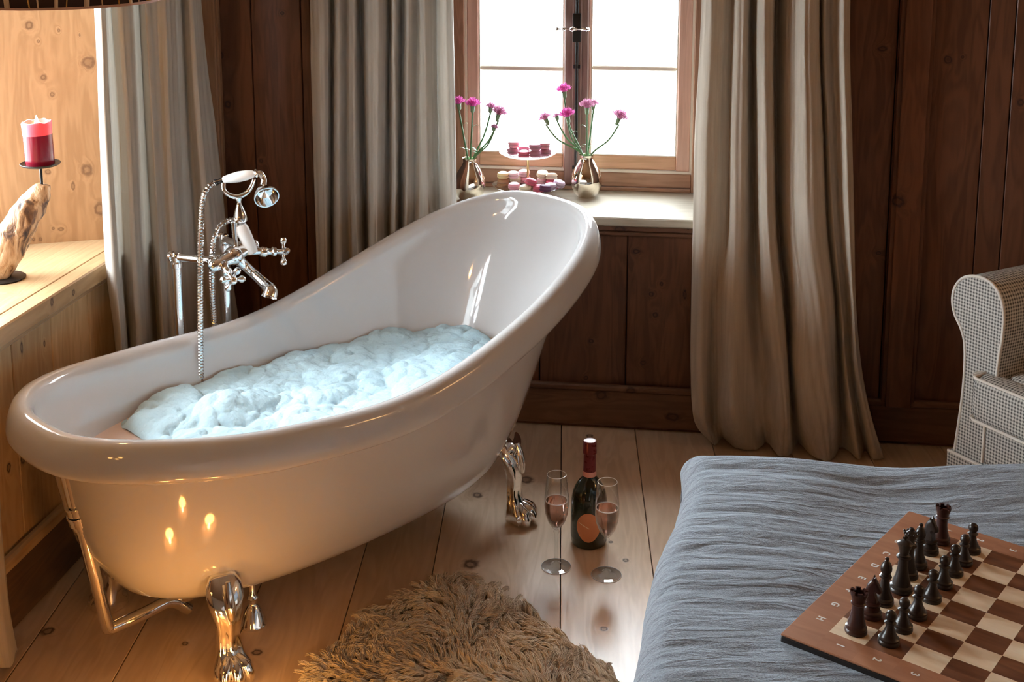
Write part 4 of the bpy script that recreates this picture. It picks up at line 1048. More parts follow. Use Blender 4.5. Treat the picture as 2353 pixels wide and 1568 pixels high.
# ------------------------------------------------------------------ chess pieces
m = plain('ebonised_wood', (.022,.014,.011), .30); M['ebony'] = m
M['rosewood'] = plain('dark_rosewood', (.040,.012,.009), .30)
BASE = lambda r: [(r*.96,.0),(r,.0015),(r,.005),(r*.93,.007),(r*.97,.0085),(r*.95,.0105),(r*.78,.0125)]
def piece(name, prof, label, i, j, mat, extra=None, group=None, h=0.0, rz=0.0):
    e = empty(name, onboard(i, j, .0003), 0, label, 'chess piece', group); e.matrix_local = Matrix.Translation(onboard(i, j, .0003)) @ (BM.to_4x4() @ Matrix.Rotation(rz, 4, 'Z')) @ Matrix.Scale(.925, 4)
    mb = MB(); mb.lathe(prof, 28); mb.build('body', mat, e)
    if extra: extra(e)
    return e
def pawn_prof():
    p = BASE(.0175); p += [(.0125,.016),(.0095,.021),(.0072,.028),(.0064,.034),(.0095,.0355),(.0100,.0365),(.0078,.038),(.0062,.039)]
    p += [(.0092*math.sin(a), .0475-.0092*math.cos(a)) for a in np.linspace(.75, PI, 9)]; return p
RS = .90
rook_p = BASE(.0185)+[(.0150,.017),(.0120,.025),(.0102,.036),(.0098,.048),(.0122,.050),(.0125,.052),(.0108,.0535),(.0118,.060),(.0142,.066),(.0142,.0685),(.0100,.0686),(.0100,.062),(.001,.062)]
def rook_x(mat):
    def f(e):
        for k in range(6):
            a = k*PI/3; mb = MB(); n = 5; R = []
            A = np.linspace(a-.33, a+.33, n)
            for z in (.0682, .0725): R.append([(.0144*math.cos(t), .0144*math.sin(t), z) for t in A]+[(.0102*math.cos(t), .0102*math.sin(t), z) for t in A[::-1]])
            mb.rings(R, True, True, True); mb.build('battlement', mat, e)
    return f
bish_p = BASE(.0180)+[(.0135,.017),(.0100,.024),(.0076,.036),(.0066,.046),(.0105,.048),(.0108,.0495),(.0080,.051),(.0092,.0525),(.0070,.054),(.0098,.060),(.0100,.065),(.0082,.071),(.0045,.0765),(.0025,.078),(.0038,.0800),(.0036,.0825),(.001,.084)]
queen_p = BASE(.0195)+[(.0150,.018),(.0112,.028),(.0085,.042),(.0078,.056),(.0118,.058),(.0122,.060),(.0092,.0615),(.0100,.063),(.0075,.065),(.0088,.072),(.0135,.0825),(.0128,.0835),(.0085,.084),(.0060,.086),(.0035,.0875),(.0045,.090),(.0035,.0925),(.001,.0932)]
king_p = BASE(.0200)+[(.0155,.018),(.0115,.030),(.0090,.044),(.0082,.060),(.0125,.062),(.0130,.064),(.0098,.0655),(.0105,.067),(.0080,.069),(.0095,.077),(.0140,.0885),(.0120,.0905),(.0070,.0925),(.0035,.0935),(.0020,.0940)]
def king_x(mat):
    def f(e):
        mb = MB(); mb.box(-.0020,.0020,-.0016,.0016,.0935,.1035,.0006); mb.box(-.0048,.0048,-.0015,.0015,.0968,.1005,.0006); mb.build('cross', mat, e, False)
    return f
def queen_x(mat):
    def f(e):
        for k in range(8):
            a = k*PI/4; mb = MB(); mb.sphere((.0125*math.cos(a), .0125*math.sin(a), .0838), .0023, 8, 6); mb.build('crown_bead', mat, e)
    return f
kn_p = BASE(.0185)+[(.0145,.017),(.0125,.0205),(.0145,.0225),(.0145,.025),(.0100,.027),(.001,.027)]
def knight_x(mat):
    def f(e):
        # horse head: side outline (x forward), lofted to a rounded thickness
        top = [(-.0095,.024),(-.0120,.034),(-.0125,.045),(-.0100,.056),(-.0050,.064),(.0000,.068),(.0030,.0705),(.0048,.0660),(.0075,.0620),(.0110,.0560),(.0150,.0500),(.0155,.0465),(.0130,.0445),(.0095,.0465),(.0050,.0465),(.0030,.0440),(.0050,.0380),(.0085,.0310),(.0100,.024)]
        c = np.mean(top, 0); R = []
        for s, y in ((.30,-.0078),(.72,-.0068),(.92,-.0045),(1,-.0015),(1,.0015),(.92,.0045),(.72,.0068),(.30,.0078)):
            R.append([(c[0]+(x-c[0])*(.35+.65*s), y*(1.0 if z < .045 else .82), max(.0235, c[1]+(z-c[1])*(.5+.5*s) if z > .03 else z)) for x, z in top])
        mb = MB(); mb.rings(R, True, True, True); mb.build('horse_head', mat, e, auto=60)
        for s in (-1, 1):
            mb = MB(); mb.lathe([(.0022,0),(.0018,.004),(.0004,.008)], 8, (-.0005, s*.0035, .0645), (.15, s*.25, 1)); mb.build('ear', mat, e)
    return f
files = 'HGFEDCBA'
bk = M['ebony']; rw = M['rosewood']
piece('rook', rook_p, 'dark rook on the near corner square of the chessboard, marked H1', .48, .56, rw, rook_x(rw), 'dark chess pieces')
piece('knight', kn_p, 'dark chess knight beside the near corner rook, on square G1', 1.56, .56, rw, knight_x(rw), 'dark chess pieces', rz=.2)
piece('bishop', bish_p, 'dark chess bishop on square F1, between the nearest knight and the king', 2.50, .57, bk, None, 'dark chess pieces')
piece('king', king_p, 'dark chess king with a cross, tallest piece on the board, on square E1', 3.54, .70, bk, king_x(bk), 'dark chess pieces', rz=.9)
piece('queen', queen_p, 'dark chess queen with beaded crown, behind the king on square D1', 4.50, .55, bk, queen_x(bk), 'dark chess pieces')
piece('bishop', bish_p, 'dark chess bishop on square C1, right of the queen', 5.33, .57, bk, None, 'dark chess pieces')
piece('knight', kn_p, 'dark chess knight beside the far corner rook, on square B1', 6.46, .53, bk, knight_x(bk), 'dark chess pieces', rz=-.2)
piece('rook', rook_p, 'reddish dark rook on the far corner square of the chessboard, marked A1', 7.43, .57, rw, rook_x(rw), 'dark chess pieces')
pw_j = {'H':(.53,1.45),'G':(1.45,1.49),'F':(2.41,1.56),'E':(3.60,1.57),'D':(4.66,1.55),'C':(5.61,1.56),'B':(6.49,1.57),'A':(7.45,1.52)}
pdesc = {'H':'nearest dark pawn, on square H2 in front of the near rook','G':'second dark pawn from the near end of its row, on square G2','F':'third dark pawn from the near end, on square F2','E':'fourth dark pawn from the near end, on square E2','D':'fifth dark pawn from the near end, on square D2','C':'sixth dark pawn from the near end, on square C2','B':'dark pawn on square B2, second from the far end','A':'farthest dark pawn, on square A2 beside the far rook'}
pp = pawn_prof(); proto = None
for ch, (i, j) in pw_j.items():
    if proto is None: proto = piece('pawn', pp, pdesc[ch], i, j, bk, None, 'dark chess pawns')
    else:
        c = copy_tree(proto, None, None, pdesc[ch]); c.matrix_local = Matrix.Translation(onboard(i, j, .0003)) @ BM.to_4x4() @ Matrix.Scale(.925, 4)

# ------------------------------------------------------------------ armchair
m, nt, b = newmat('houndstooth'); L = nt.links
tc = N(nt, 'ShaderNodeTexCoord'); sx = N(nt, 'ShaderNodeSeparateXYZ'); L.new(tc.outputs['Object'], sx.inputs[0])
geo = N(nt, 'ShaderNodeTexCoord'); ns = N(nt, 'ShaderNodeSeparateXYZ'); L.new(tc.outputs['Normal'], ns.inputs[0])
K_ = 2*PI/.0092
def sq_(sock):
    s = math_('SINE', math_('MULTIPLY', sock, K_)); return math_('GREATER_THAN', s, 0.0)
ax_, ay_, az_ = [math_('ABSOLUTE', ns.outputs[k]) for k in range(3)]
# across = x on faces looking along y, y on faces looking along x ; up = z, or y on top faces
usey = math_('GREATER_THAN', ax_, ay_); topf = math_('GREATER_THAN', az_, .7)
across = math_('ADD', math_('MULTIPLY', sx.outputs[0], math_('SUBTRACT', 1.0, usey)), math_('MULTIPLY', sx.outputs[1], usey))
across = math_('ADD', math_('MULTIPLY', across, math_('SUBTRACT', 1.0, topf)), math_('MULTIPLY', sx.outputs[0], topf))
upc = math_('ADD', math_('MULTIPLY', sx.outputs[2], math_('SUBTRACT', 1.0, topf)), math_('MULTIPLY', sx.outputs[1], topf))
v = math_('MULTIPLY', math_('ADD', sq_(across), sq_(upc)), .5)
r = ramp(nt, [(0, (.62,.60,.56)), (.5, (.40,.385,.36)), (1, (.10,.098,.095))]); L.new(v, r.inputs[0]); L.new(r.outputs[0], b.inputs['Base Color'])
b.inputs['Roughness'].default_value = .9; b.inputs['Specular IOR Level'].default_value = .15
M['check'] = m; M['piping'] = plain('cream_piping', (.72,.68,.62), .8)
M['check_foot'] = plain('chair_foot', (.05,.03,.02), .4)
ACr = Frame((0,0,0), -60)
tp = onz(2258, 641, .70)
AO = tp-ACr.ex*.072; AO[2] = 0; AC = Frame(AO, -60)
ch = empty('armchair', tuple(AO), AC.rz, 'rolled arm armchair in fine black and white check with cream piping, right of the bed', 'armchair')
arm = [(.0,.05),(.012,.15),(.026,.28),(.034,.40),(.030,.50),(.014,.545),(-.008,.575),(-.020,.61),(-.016,.65),(.006,.682),(.040,.699),(.078,.702),(.112,.690),(.136,.660),(.146,.62),(.146,.56),(.140,.50),(.137,.42),(.137,.05)]
def smo(P, n=4):
    out = []
    for i in range(len(P)-1):
        p0, p1, p2, p3 = [np.array(P[max(0, min(len(P)-1, i+q))]) for q in (-1,0,1,2)]
        for k in range(n):
            f = k/n; out.append(tuple(.5*((2*p1)+(p2-p0)*f+(2*p0-5*p1+4*p2-p3)*f*f+(3*p1-p0-3*p2+p3)*f**3)))
    out.append(P[-1]); return out
armS = smo(arm); cA = np.mean(armS, 0)
W_C = .70; DEP = .62
def arm_mesh(mir):
    mb = MB(); R = []
    for (sh, y) in ((.975,-.002),(1.0,.006),(1.0,.05),(.985,.3),(.985,.5),(1.0,DEP)):
        P = [(cA[0]+(x-cA[0])*sh, y, cA[1]+(z-cA[1])*sh if z > .1 else z) for x, z in armS]
        if mir: P = [(.137*2+W_C-.137*1-x if False else (W_C+.137-x), y_, z) for x, y_, z in P]
        R.append(P)
    mb.rings(R, True, True, True); return mb
for mir in (0, 1):
    a = arm_mesh(mir).build('arm', M['check'], ch, auto=50)
    mb = MB(); P = [((W_C+.137-x) if mir else x, -.001, z) for x, z in armS if True]
    mb.tube([Vector(p) for p in P], .0042, 8); mb.build('arm_piping', M['piping'], a)
x0, x1 = .137, W_C
mb = MB(); mb.box(x0+.001, x1-.001, .03, DEP, .06, .33, .01); mb.build('seat_base', M['check'], ch, False)
# front rail panel and skirt
mb = MB(); mb.box(x0-.02, x1+.02, -.008, .03, .205, .325, .006); fp = mb.build('front_panel', M['check'], ch, False)
mb = MB(); mb.tube([(x0-.02, -.010, .205), (x0-.02, -.010, .325)], .004, 8); mb.build('panel_piping', M['piping'], fp)
mb = MB(); mb.box(.0, W_C+.137, -.014, .012, .03, .195, .005); sk = mb.build('skirt', M['check'], ch, False)
mb = MB(); mb.tube([(.008, -.016, .197), (W_C+.13, -.016, .197)], .004, 8); mb.build('skirt_piping', M['piping'], sk)
# T seat cushion
def cush(xa, xb, ya, yb, za, zb_, r, crown=.02):
    R = []; n = 10
    for (ins, z) in ((r, za), (r*.3, za+r*.3), (0, za+r), (0, zb_-r), (r*.3, zb_-r*.3), (r, zb_)): R.append([(x, y, z) for x, y in rrect(xa+ins, xb-ins, ya+ins, yb-ins, .035)])
    for s in (.8,.5,.2): 
        cx_, cy_ = (xa+xb)/2, (ya+yb)/2; R.append([(cx_+(x-cx_)*s, cy_+(y-cy_)*s, zb_+crown*(1-s*s)) for x, y, z in R[5]])
    mb = MB(); mb.rings(R, True, True, True); return mb
cu = cush(x0+.002, x1-.002, .02, .50, .33, .455, .02).build('seat_cushion', M['check'], ch, auto=60)
mb = cush(x0-.045, x1+.045, -.055, .03, .33, .452, .02, .004)
cf = mb.build('cushion_front', M['check'], cu, auto=60)
for z in (.335, .450):
    mb = MB(); P = rrect(x0-.045, x1+.045, -.056, .03, .035); P = [p for p in P if p[1] < .02]
    P = sorted(P, key=lambda p: p[0]); mb.tube([(p[0], p[1], z) for p in P], .004, 8); mb.build('cushion_piping', M['piping'], cu)
bkm = cush(x0+.002, x1-.002, DEP-.14, DEP+.02, .455, .98, .03); bkm.build('back_cushion', M['check'], ch, auto=60)
for (x, y) in ((.03,.03),(W_C+.1,.03),(.03,DEP-.04),(W_C+.1,DEP-.04)):
    mb = MB(); mb.lathe([(.014,0),(.02,.02),(.022,.05)], 16, (x, y, 0)); mb.build('foot', M['check_foot'], ch)

# ------------------------------------------------------------------ window sill: vases and carnations
M['stem'] = plain('flower_stem', (.12,.24,.10), .55); M['calyx'] = plain('calyx_green', (.16,.26,.13), .55)
def petal_mat(name, c, t):
    m, nt, b = newmat(name); b.inputs['Base Color'].default_value = (*c, 1); b.inputs['Roughness'].default_value = .7
    nz = N(nt, 'ShaderNodeTexNoise'); nz.inputs['Scale'].default_value = 150; tc = N(nt, 'ShaderNodeTexCoord'); nt.links.new(tc.outputs['Object'], nz.inputs['Vector'])
    r = ramp(nt, [(.3, tuple(x*.75 for x in c)), (.7, c)]); nt.links.new(nz.outputs['Fac'], r.inputs[0]); nt.links.new(r.outputs[0], b.inputs['Base Color'])
    tr = N(nt, 'ShaderNodeBsdfTranslucent'); tr.inputs[0].default_value = (*t, 1); mx = N(nt, 'ShaderNodeMixShader'); mx.inputs[0].default_value = .4
    nt.links.new(b.outputs[0], mx.inputs[1]); nt.links.new(tr.outputs[0], mx.inputs[2]); nt.links.new(mx.outputs[0], nt.nodes['Material Output'].inputs['Surface']); return m
M['petal'] = petal_mat('magenta_petal', (.72,.10,.42), (.85,.2,.55)); M['petal2'] = petal_mat('mauve_petal', (.60,.22,.38), (.7,.35,.5))
VASE = [(.001,.004),(.024,.002),(.029,.0),(.031,.003),(.042,.018),(.0505,.040),(.0520,.055),(.0480,.078),(.0380,.100),(.0265,.118),(.0215,.129),(.0225,.138),(.0245,.142),(.0225,.141),(.0195,.130),(.0240,.117),(.034,.100),(.040,.08),(.001,.03)]
vp = {}
for nm, px, py, lab in (('L', 1080, 461, 'pear shaped metallic vase at the left end of the window sill, behind the curtain edge'), ('R', 1347, 452, 'shiny pear shaped metallic vase on the window sill, right of the cake stand')):
    p = onz(px, py, ZS); vp[nm] = p
    v_ = empty('vase', (p[0], p[1], ZS), 0, lab, 'vase', 'metallic vases on the window sill'); mb = MB(); mb.lathe(VASE, 44, cap=False); mb.build('vase_body', M['mirror_gold'], v_)
def carnation(vn, px, py, dep, r, mat, lab, bend=0, bud=False, leaves=2):
    r = r*1.22
    base = vp[vn]; p = onpl(px, py, np.array([base[0], base[1], 0])+BW.ey*dep, BW.ey)
    e = empty('carnation', tuple(base), 0, lab, 'flower', 'carnations in the vases')
    T = Vector(p-base); T0 = Vector((T.x*.02, T.y*.02, .05)); mth = Vector((max(-.012, min(.012, T.x*.2)), max(-.012, min(.012, T.y*.3)), .138))
    ct = T-Vector((0,0,r*.8)); mid = (mth+ct)/2+Vector((bend, 0, .0))
    mb = MB(); mb.tube([T0, mth, mid, ct], [.0032,.0032,.0029,.0028], 8, True, 6); mb.build('stem', M['stem'], e)
    d = (ct-mid).normalized()*.65+Vector((0,0,.35)); d.normalize()
    L_ = r*1.15
    mb = MB(); mb.lathe([(.0026,-L_*.9),(.0060,-L_*.7),(.0070,-L_*.2),(.0085,0)], 10, tuple(T), tuple(d)); mb.build('calyx', M['calyx'], e)
    mb = MB(); q = Vector((0,0,1)).rotation_difference(d); rs = random.Random(int(px*7+py))
    for lay in range(5):
        R = []; rl = r*(1-.17*lay); z0_ = r*.16*lay; ph = rs.random()*6; K = 42
        for (s, zz) in ((.15,-.2),(.45,.15),(.75,.34),(1.0,.36)):
            ring = []
            for k in range(K):
                a = 2*PI*k/K; ruf = (math.sin(a*9+ph)+.6*math.sin(a*17+ph*2))*s*s
                rad = rl*s*(1+.13*ruf*(s > .7)*.8); zz2 = r*zz*(.55 if bud else 1)+z0_+r*.17*ruf*s
                ring.append(tuple(T+q@Vector((rad*math.cos(a), rad*math.sin(a), zz2))))
            R.append(ring)
        mb.rings(R, True)
    mb.build('bloom', mat, e, auto=180)
    for k in range(leaves):
        mb = MB(); t = .35+.3*k; c = mth*(1-t)+mid*t if k == 0 else mid*(1-t*.5)+ct*t*.5
        sgn = 1 if (k+int(px)) % 2 else -1; G = []
        for i in range(7):
            s = i/6; c2 = c+Vector((sgn*.022*s, -.004*s, .030*s-.022*s*s)); w_ = .0032*math.sin(PI*min(.97, s*.9+.08)); G.append([tuple(c2+Vector((0,-w_,0))), tuple(c2), tuple(c2+Vector((0,w_,.0006)))])
        mb.grid(G); o = mb.build('leaf', M['stem'], e)
    return e
C = carnation
C('R', 1296, 210, -.02, .020, M['petal'], 'tallest pink carnation, in front of the window mullion, in the right vase', -.012)
C('R', 1349, 247, .0, .021, M['petal2'], 'mauve pink carnation high over the middle of the right vase')
C('R', 1364, 240, .03, .015, M['petal2'], 'small half open carnation behind the mauve one over the right vase', bud=True)
C('R', 1304, 267, -.03, .021, M['petal'], 'bright magenta carnation just left of centre in the right vase', -.01)
C('R', 1254, 274, .02, .018, M['petal2'], 'faded pink carnation leaning farthest left out of the right vase', -.02)
C('R', 1279, 268, .03, .011, M['petal2'], 'small pink carnation bud on the left side of the right vase', -.012, True, 1)
C('R', 1423, 271, .0, .022, M['petal2'], 'pink carnation leaning far right out of the right vase', .012, leaves=1)
C('L', 1054, 238, .0, .018, M['petal'], 'magenta carnation at the curtain edge in the left vase')
C('L', 1086, 243, -.02, .020, M['petal'], 'bright magenta carnation standing upright in the left vase')
C('L', 1128, 247, .02, .015, M['petal2'], 'mauve carnation bud leaning right in the left vase', .006, True)
C('L', 1146, 262, .0, .021, M['petal2'], 'mauve open carnation, rightmost in the left vase', .01)
C('L', 1136, 293, -.02, .010, M['petal2'], 'small low carnation bud at the right side of the left vase', .012, True, 1)
# ------------------------------------------------------------------ tiered cake stand and macarons
cs0 = onz(1213, 449, ZS); st = empty('cake_stand', tuple(cs0), 0, 'two tier glass cake stand with a brass rod, on the window sill', 'cake stand')
Z1 = .026; Z2 = zat(357, cs0[0], cs0[1])-ZS
M['plate_glass'] = thinglass('plate_glass', (.93,.95,.95), ior=1.6)
def plate(r, z, nm):
    mb = MB(); mb.lathe([(.001,z-.002),(r*.55,z-.002),(r*.85,z+.002),(r,z+.010),(r+.001,z+.0115),(r-.002,z+.012),(r*.84,z+.0045),(r*.55,z+.001),(.001,z+.001)], 48, cap=False); mb.build(nm, M['plate_glass'], st)
plate(.118, Z1, 'lower_plate'); plate(.093, Z2, 'upper_plate')
mb = MB(); mb.lathe([(.001,0),(.045,0),(.045,.003),(.012,.008),(.007,.014),(.007,Z1-.002)], 32, cap=False); mb.build('stand_foot', M['plate_glass'], st)
mb = MB(); mb.lathe([(.008,Z1+.001),(.008,Z1+.004),(.0042,Z1+.006),(.0042,Z2-.008),(.008,Z2-.004),(.008,Z2-.002)], 20); mb.build('rod', M['brass'], st)
mc = {'pink':(.80,.34,.42),'pale pink':(.85,.60,.66),'yellow':(.86,.68,.36),'brown':(.48,.24,.12),'cream':(.82,.72,.54),'red pink':(.70,.13,.22),'lilac':(.70,.55,.72),'dark purple':(.12,.03,.10),'mauve':(.52,.22,.30)}
mcm = {}; fills = {k: plain('filling_'+k.replace(' ','_'), tuple(min(1, x*.75+.05) for x in v), .6) for k, v in mc.items()}
for k, v in mc.items(): mcm[k] = plain('macaron_'+k.replace(' ','_'), v, .6)
protos = {}
def macaron(px, py, dep, z, col, lab, tilt=(0,0), grp='macarons on the lower tier'):
    r, h = .0195, .0072
    p = cs0+BW.ex*((px-1213)/700.)+BW.ey*dep; p[2] = ZS+z
    if col in protos: e = copy_tree(protos[col], None, None, lab); e['group'] = grp
    else:
        e = empty('macaron', (0,0,0), 0, lab, 'macaron', grp); protos[col] = e
        mb = MB(); mb.lathe([(.001,.0),(r*.8,.0),(r*.96,.003),(r,h-.0015),(r*1.03,h),(r*.9,h)], 24); mb.build('bottom_shell', mcm[col], e)
        mb = MB(); mb.lathe([(r*.88,h),(r*.92,h+.0025),(r*.88,h+.005)], 24); mb.build('filling', fills[col], e)
        mb = MB(); mb.lathe([(r*.9,h+.005),(r*1.03,h+.005),(r,h+.0075),(r*.9,h+.0115),(r*.55,h+.0145),(.001,h+.0155)], 24); mb.build('top_shell', mcm[col], e)
    e.location = tuple(p); e.rotation_euler = (tilt[0], tilt[1], random.random()*3)
    return e
zl = Z1+.0025; hm = .0228; mac = macaron
mac(1153,0,.02, zl, 'brown', 'brown macaron at the left end of the lower tier, under a yellow one')
mac(1153,0,.02, zl+hm, 'yellow', 'yellow macaron on top of the brown one at the left end of the lower tier')
mac(1180,0,.055, zl, 'cream', 'cream macaron at the back left of the lower tier')
mac(1176,0,.030, zl+hm, 'pale pink', 'pale pink macaron high on the left of the lower tier, beside the yellow one')
mac(1199,0,.060, zl+hm*.98, 'pale pink', 'pale pink macaron just left of the brass rod on the lower tier')
mac(1201,0,.063, zl-.0005, 'pink', 'pink macaron under the pale one, just left of the brass rod')
mac(1184,0,-.035, zl, 'pink', 'pink macaron at the front left of the lower tier')
mac(1212,0,-.062, zl, 'cream', 'cream macaron at the front edge of the lower tier')
mac(1222,0,-.050+.0, zl+.020, 'red pink', 'red pink macaron lying on the cream one at the front of the lower tier', (.25,.1))
mac(1243,0,.055, zl, 'pale pink', 'pale pink macaron behind the rod at the back right of the lower tier')
mac(1243,0,.050, zl+hm, 'cream', 'cream macaron on top right of the rod, on the lower tier', (.1,-.25))
mac(1266,0,.030, zl+hm*.9, 'cream', 'cream macaron highest at the right of the lower tier', (0,.2))
mac(1266,0,.028, zl, 'red pink', 'red pink macaron under a cream one at the right of the lower tier')
mac(1243,0,-.055, zl, 'red pink', 'red pink macaron at the front right of the lower tier')
mac(1268,0,-.030, zl+.001, 'lilac', 'lilac macaron at the right front of the lower tier')
mac(1258,0,-.068, zl+.004, 'dark purple', 'dark purple macaron at the front right edge of the lower tier', (.15,0))
mac(1284,0,-.005, zl+.006, 'lilac', 'lilac macaron leaning at the right end of the lower tier', (0,-.3))
zu = Z2+.003; g2 = 'macarons on the upper tier'
U = [(1178,.0,0,'mauve','mauve macaron at the left end of the upper tier'),(1180,.0,1,'pink','pink macaron stacked highest at the left end of the upper tier'),(1200,.04,0,'mauve','mauve macaron behind, left of the middle of the upper tier'),(1207,-.04,0,'red pink','red pink macaron at the front middle of the upper tier'),(1232,-.035,0,'mauve','mauve macaron at the front right of the upper tier'),(1254,-.005,0,'mauve','mauve macaron at the right end of the upper tier'),(1234,.040,0,'pink','pink macaron at the back right of the upper tier'),(1251,-.005,1,'pink','pink macaron stacked at the right end of the upper tier'),(1231,-.030,1,'mauve','mauve macaron stacked at the front right of the upper tier')]
for (px, dep, k, c_, lab) in U: mac(px, 0, dep, zu+k*hm, c_, lab, (0,0), g2)

# ------------------------------------------------------------------ candle on driftwood holder, left sill
hb = onz(8, 640, ZL+.0); hx, hy = hb[0], hb[1]
m, nt, b = newmat('driftwood'); L = nt.links
tc = N(nt, 'ShaderNodeTexCoord'); mp = N(nt, 'ShaderNodeMapping'); mp.inputs['Scale'].default_value = (30,30,9); L.new(tc.outputs['Object'], mp.inputs[0])
n1 = N(nt, 'ShaderNodeTexNoise'); n1.inputs['Scale'].default_value = 1.3; n1.inputs['Detail'].default_value = 6; n1.inputs['Distortion'].default_value = 1.2; L.new(mp.outputs[0], n1.inputs['Vector'])
r = ramp(nt, [(.34, (.035,.020,.015)), (.43, (.20,.10,.05)), (.49, (.50,.29,.15)), (.62, (.66,.45,.28)), (.8, (.74,.58,.42))]); L.new(n1.outputs['Fac'], r.inputs[0]); L.new(r.outputs[0], b.inputs['Base Color'])
b.inputs['Roughness'].default_value = .4; bp = N(nt, 'ShaderNodeBump'); bp.inputs['Distance'].default_value = .01; bp.inputs['Strength'].default_value = .8; L.new(n1.outputs['Fac'], bp.inputs['Height']); L.new(bp.outputs[0], b.inputs['Normal'])
M['drift'] = m
nview = np.array([hx, hy, 0])/math.hypot(hx, hy)
def VP(px, py, off=0): return Vector(onpl(px, py, np.array([hx, hy, 0])+nview*off, nview)-np.array([hx, hy, ZL]))
ho = empty('candle_holder', (hx, hy, ZL), 0, 'driftwood candle holder with a black metal saucer, standing on the left window sill', 'candle holder')
mb = MB(); mb.lathe([(.001,0),(.054,0),(.055,.003),(.052,.005),(.001,.006)], 36); mb.build('base_plate', M['iron'], ho)
P = [VP(-8,645), VP(2,606), VP(22,560), VP(52,505), VP(80,455), VP(100,424)]
P[0].z = .006
rad = [.034,.040,.044,.041,.032,.016]
mb = MB(); R = []; Q = []; 
for i in range(len(P)-1):
    p0, p1, p2, p3 = P[max(i-1,0)], P[i], P[i+1], P[min(i+2,len(P)-1)]
    for k in range(8):
        f = k/8; Q.append((.5*((2*p1)+(p2-p0)*f+(2*p0-5*p1+4*p2-p3)*f*f+(3*p1-p0-3*p2+p3)*f**3), rad[i]*(1-f)+rad[i+1]*f))
Q.append((P[-1], rad[-1])); 
for (c, rr0) in Q:
    d = Vector((nview[1], -nview[0], 0))
    ring = []
    for k in range(32):
        a = 2*PI*k/32; g = 1+.16*noise.noise(Vector((math.cos(a)*1.3, math.sin(a)*1.3, c.z*22)))+.10*noise.noise(Vector((math.cos(a)*4, math.sin(a)*4, c.z*50)))
        ring.append(tuple(c+d*(rr0*math.cos(a)*g*1.02)+Vector((nview[0],nview[1],0))*(rr0*math.sin(a)*g*.85)+Vector((0,0,rr0*.45*math.cos(a)*-.6)) if True else 0))
    R.append([(x, y, max(z, .0055)) for x, y, z in ring])
mb.rings(R, True, True, True); mb.build('driftwood', M['drift'], ho, auto=180)
sp_ = VP(93, 381); rt_ = VP(96, 420)
mb = MB(); mb.tube([rt_-Vector((0,0,.01)), Vector((sp_.x, sp_.y, sp_.z))], .0035, 12); mb.build('rod', M['iron'], ho)
mb = MB(); mb.lathe([(.001,.0),(.040,.0),(.047,.003),(.050,.007),(.049,.008),(.040,.004),(.001,.0035)], 40, tuple(sp_)); mb.build('saucer', M['iron'], ho)
m, nt, b = newmat('red_wax'); b.inputs['Base Color'].default_value = (.20,.004,.018,1); b.inputs['Roughness'].default_value = .22; b.inputs['Subsurface Weight'].default_value = .15; b.inputs['Subsurface Radius'].default_value = (.03,.006,.006); b.inputs['Subsurface Scale'].default_value = .5
M['wax'] = m
m, nt, b = newmat('pink_wax_rim'); b.inputs['Base Color'].default_value = (.75,.12,.17,1); b.inputs['Roughness'].default_value = .35; b.inputs['Subsurface Weight'].default_value = .6; b.inputs['Subsurface Radius'].default_value = (.03,.01,.01); b.inputs['Subsurface Scale'].default_value = .6
M['wax2'] = m
cw = (hx+sp_.x, hy+sp_.y, ZL+sp_.z+.0038)
ca = empty('candle', cw, 0, 'lit dark red pillar candle on the saucer of the driftwood holder', 'candle')
ca.rotation_euler = (0, -.03, 0)
mb = MB(); mb.lathe([(.001,0),(.0345,0),(.0355,.002),(.0358,.078),(.001,.078)], 40, cap=False); mb.build('wax_body', M['wax'], ca)
mb = MB(); R = []
for (r_, z_, wv_) in ((.0358,.078,0),(.0362,.090,.2),(.0372,.108,1),(.0350,.111,1),(.0325,.102,.6),(.0315,.086,0),(.020,.080,0),(.001,.0795,0)):
    R.append([(r_*math.cos(2*PI*k/40), r_*math.sin(2*PI*k/40), z_+wv_*.006*noise.noise(Vector((math.cos(2*PI*k/40)*2, math.sin(2*PI*k/40)*2, 3)))) for k in range(40)])
mb.rings(R, True); mb.build('melted_rim', M['wax2'], ca, auto=80)
mb = MB(); mb.tube([(0,0,.079),(.001,0,.090)], .0012, 8); mb.build('wick', M['iron'], ca)
mb = MB(); mb.lathe([(.001,.090),(.005,.095),(.0068,.102),(.0055,.111),(.0025,.120),(.0003,.127)], 16, (.001,0,0), None, False); mb.build('flame', emit('flame', (1.0,.62,.22), 60), ca)
# ------------------------------------------------------------------ hanging lamp at the top left: only its lower rim is in view
lp = onpl(58, 21, (0, 2.45, 0), (0, 1, 0)); LR = .205
pl = empty('pendant_lamp', (lp[0], lp[1]+LR*.96, lp[2]), 0, 'dark drum lampshade with gold and cream ribs, its rim in view at top left', 'lamp')
M['shade_dark'] = plain('shade_dark', (.035,.012,.012), .7); M['rib_cream'] = plain('rib_cream', (.75,.60,.42), .5); M['rib_gold'] = plain('rib_gold', (.70,.42,.12), .35, .5); M['shade_trim'] = plain('shade_trim', (.66,.42,.33), .7)
mb = MB(); mb.lathe([(LR,.0),(LR,.26),(LR-.003,.26),(LR-.003,.0),(LR,.0)], 72, cap=False); sh = mb.build('shade', M['shade_dark'], pl)
mb = MB(); mb.lathe([(LR-.004,-.002),(LR+.0025,-.002),(LR+.0025,.003),(LR-.004,.003),(LR-.004,-.002)], 72, cap=False); mb.build('shade_trim', M['shade_trim'], sh)
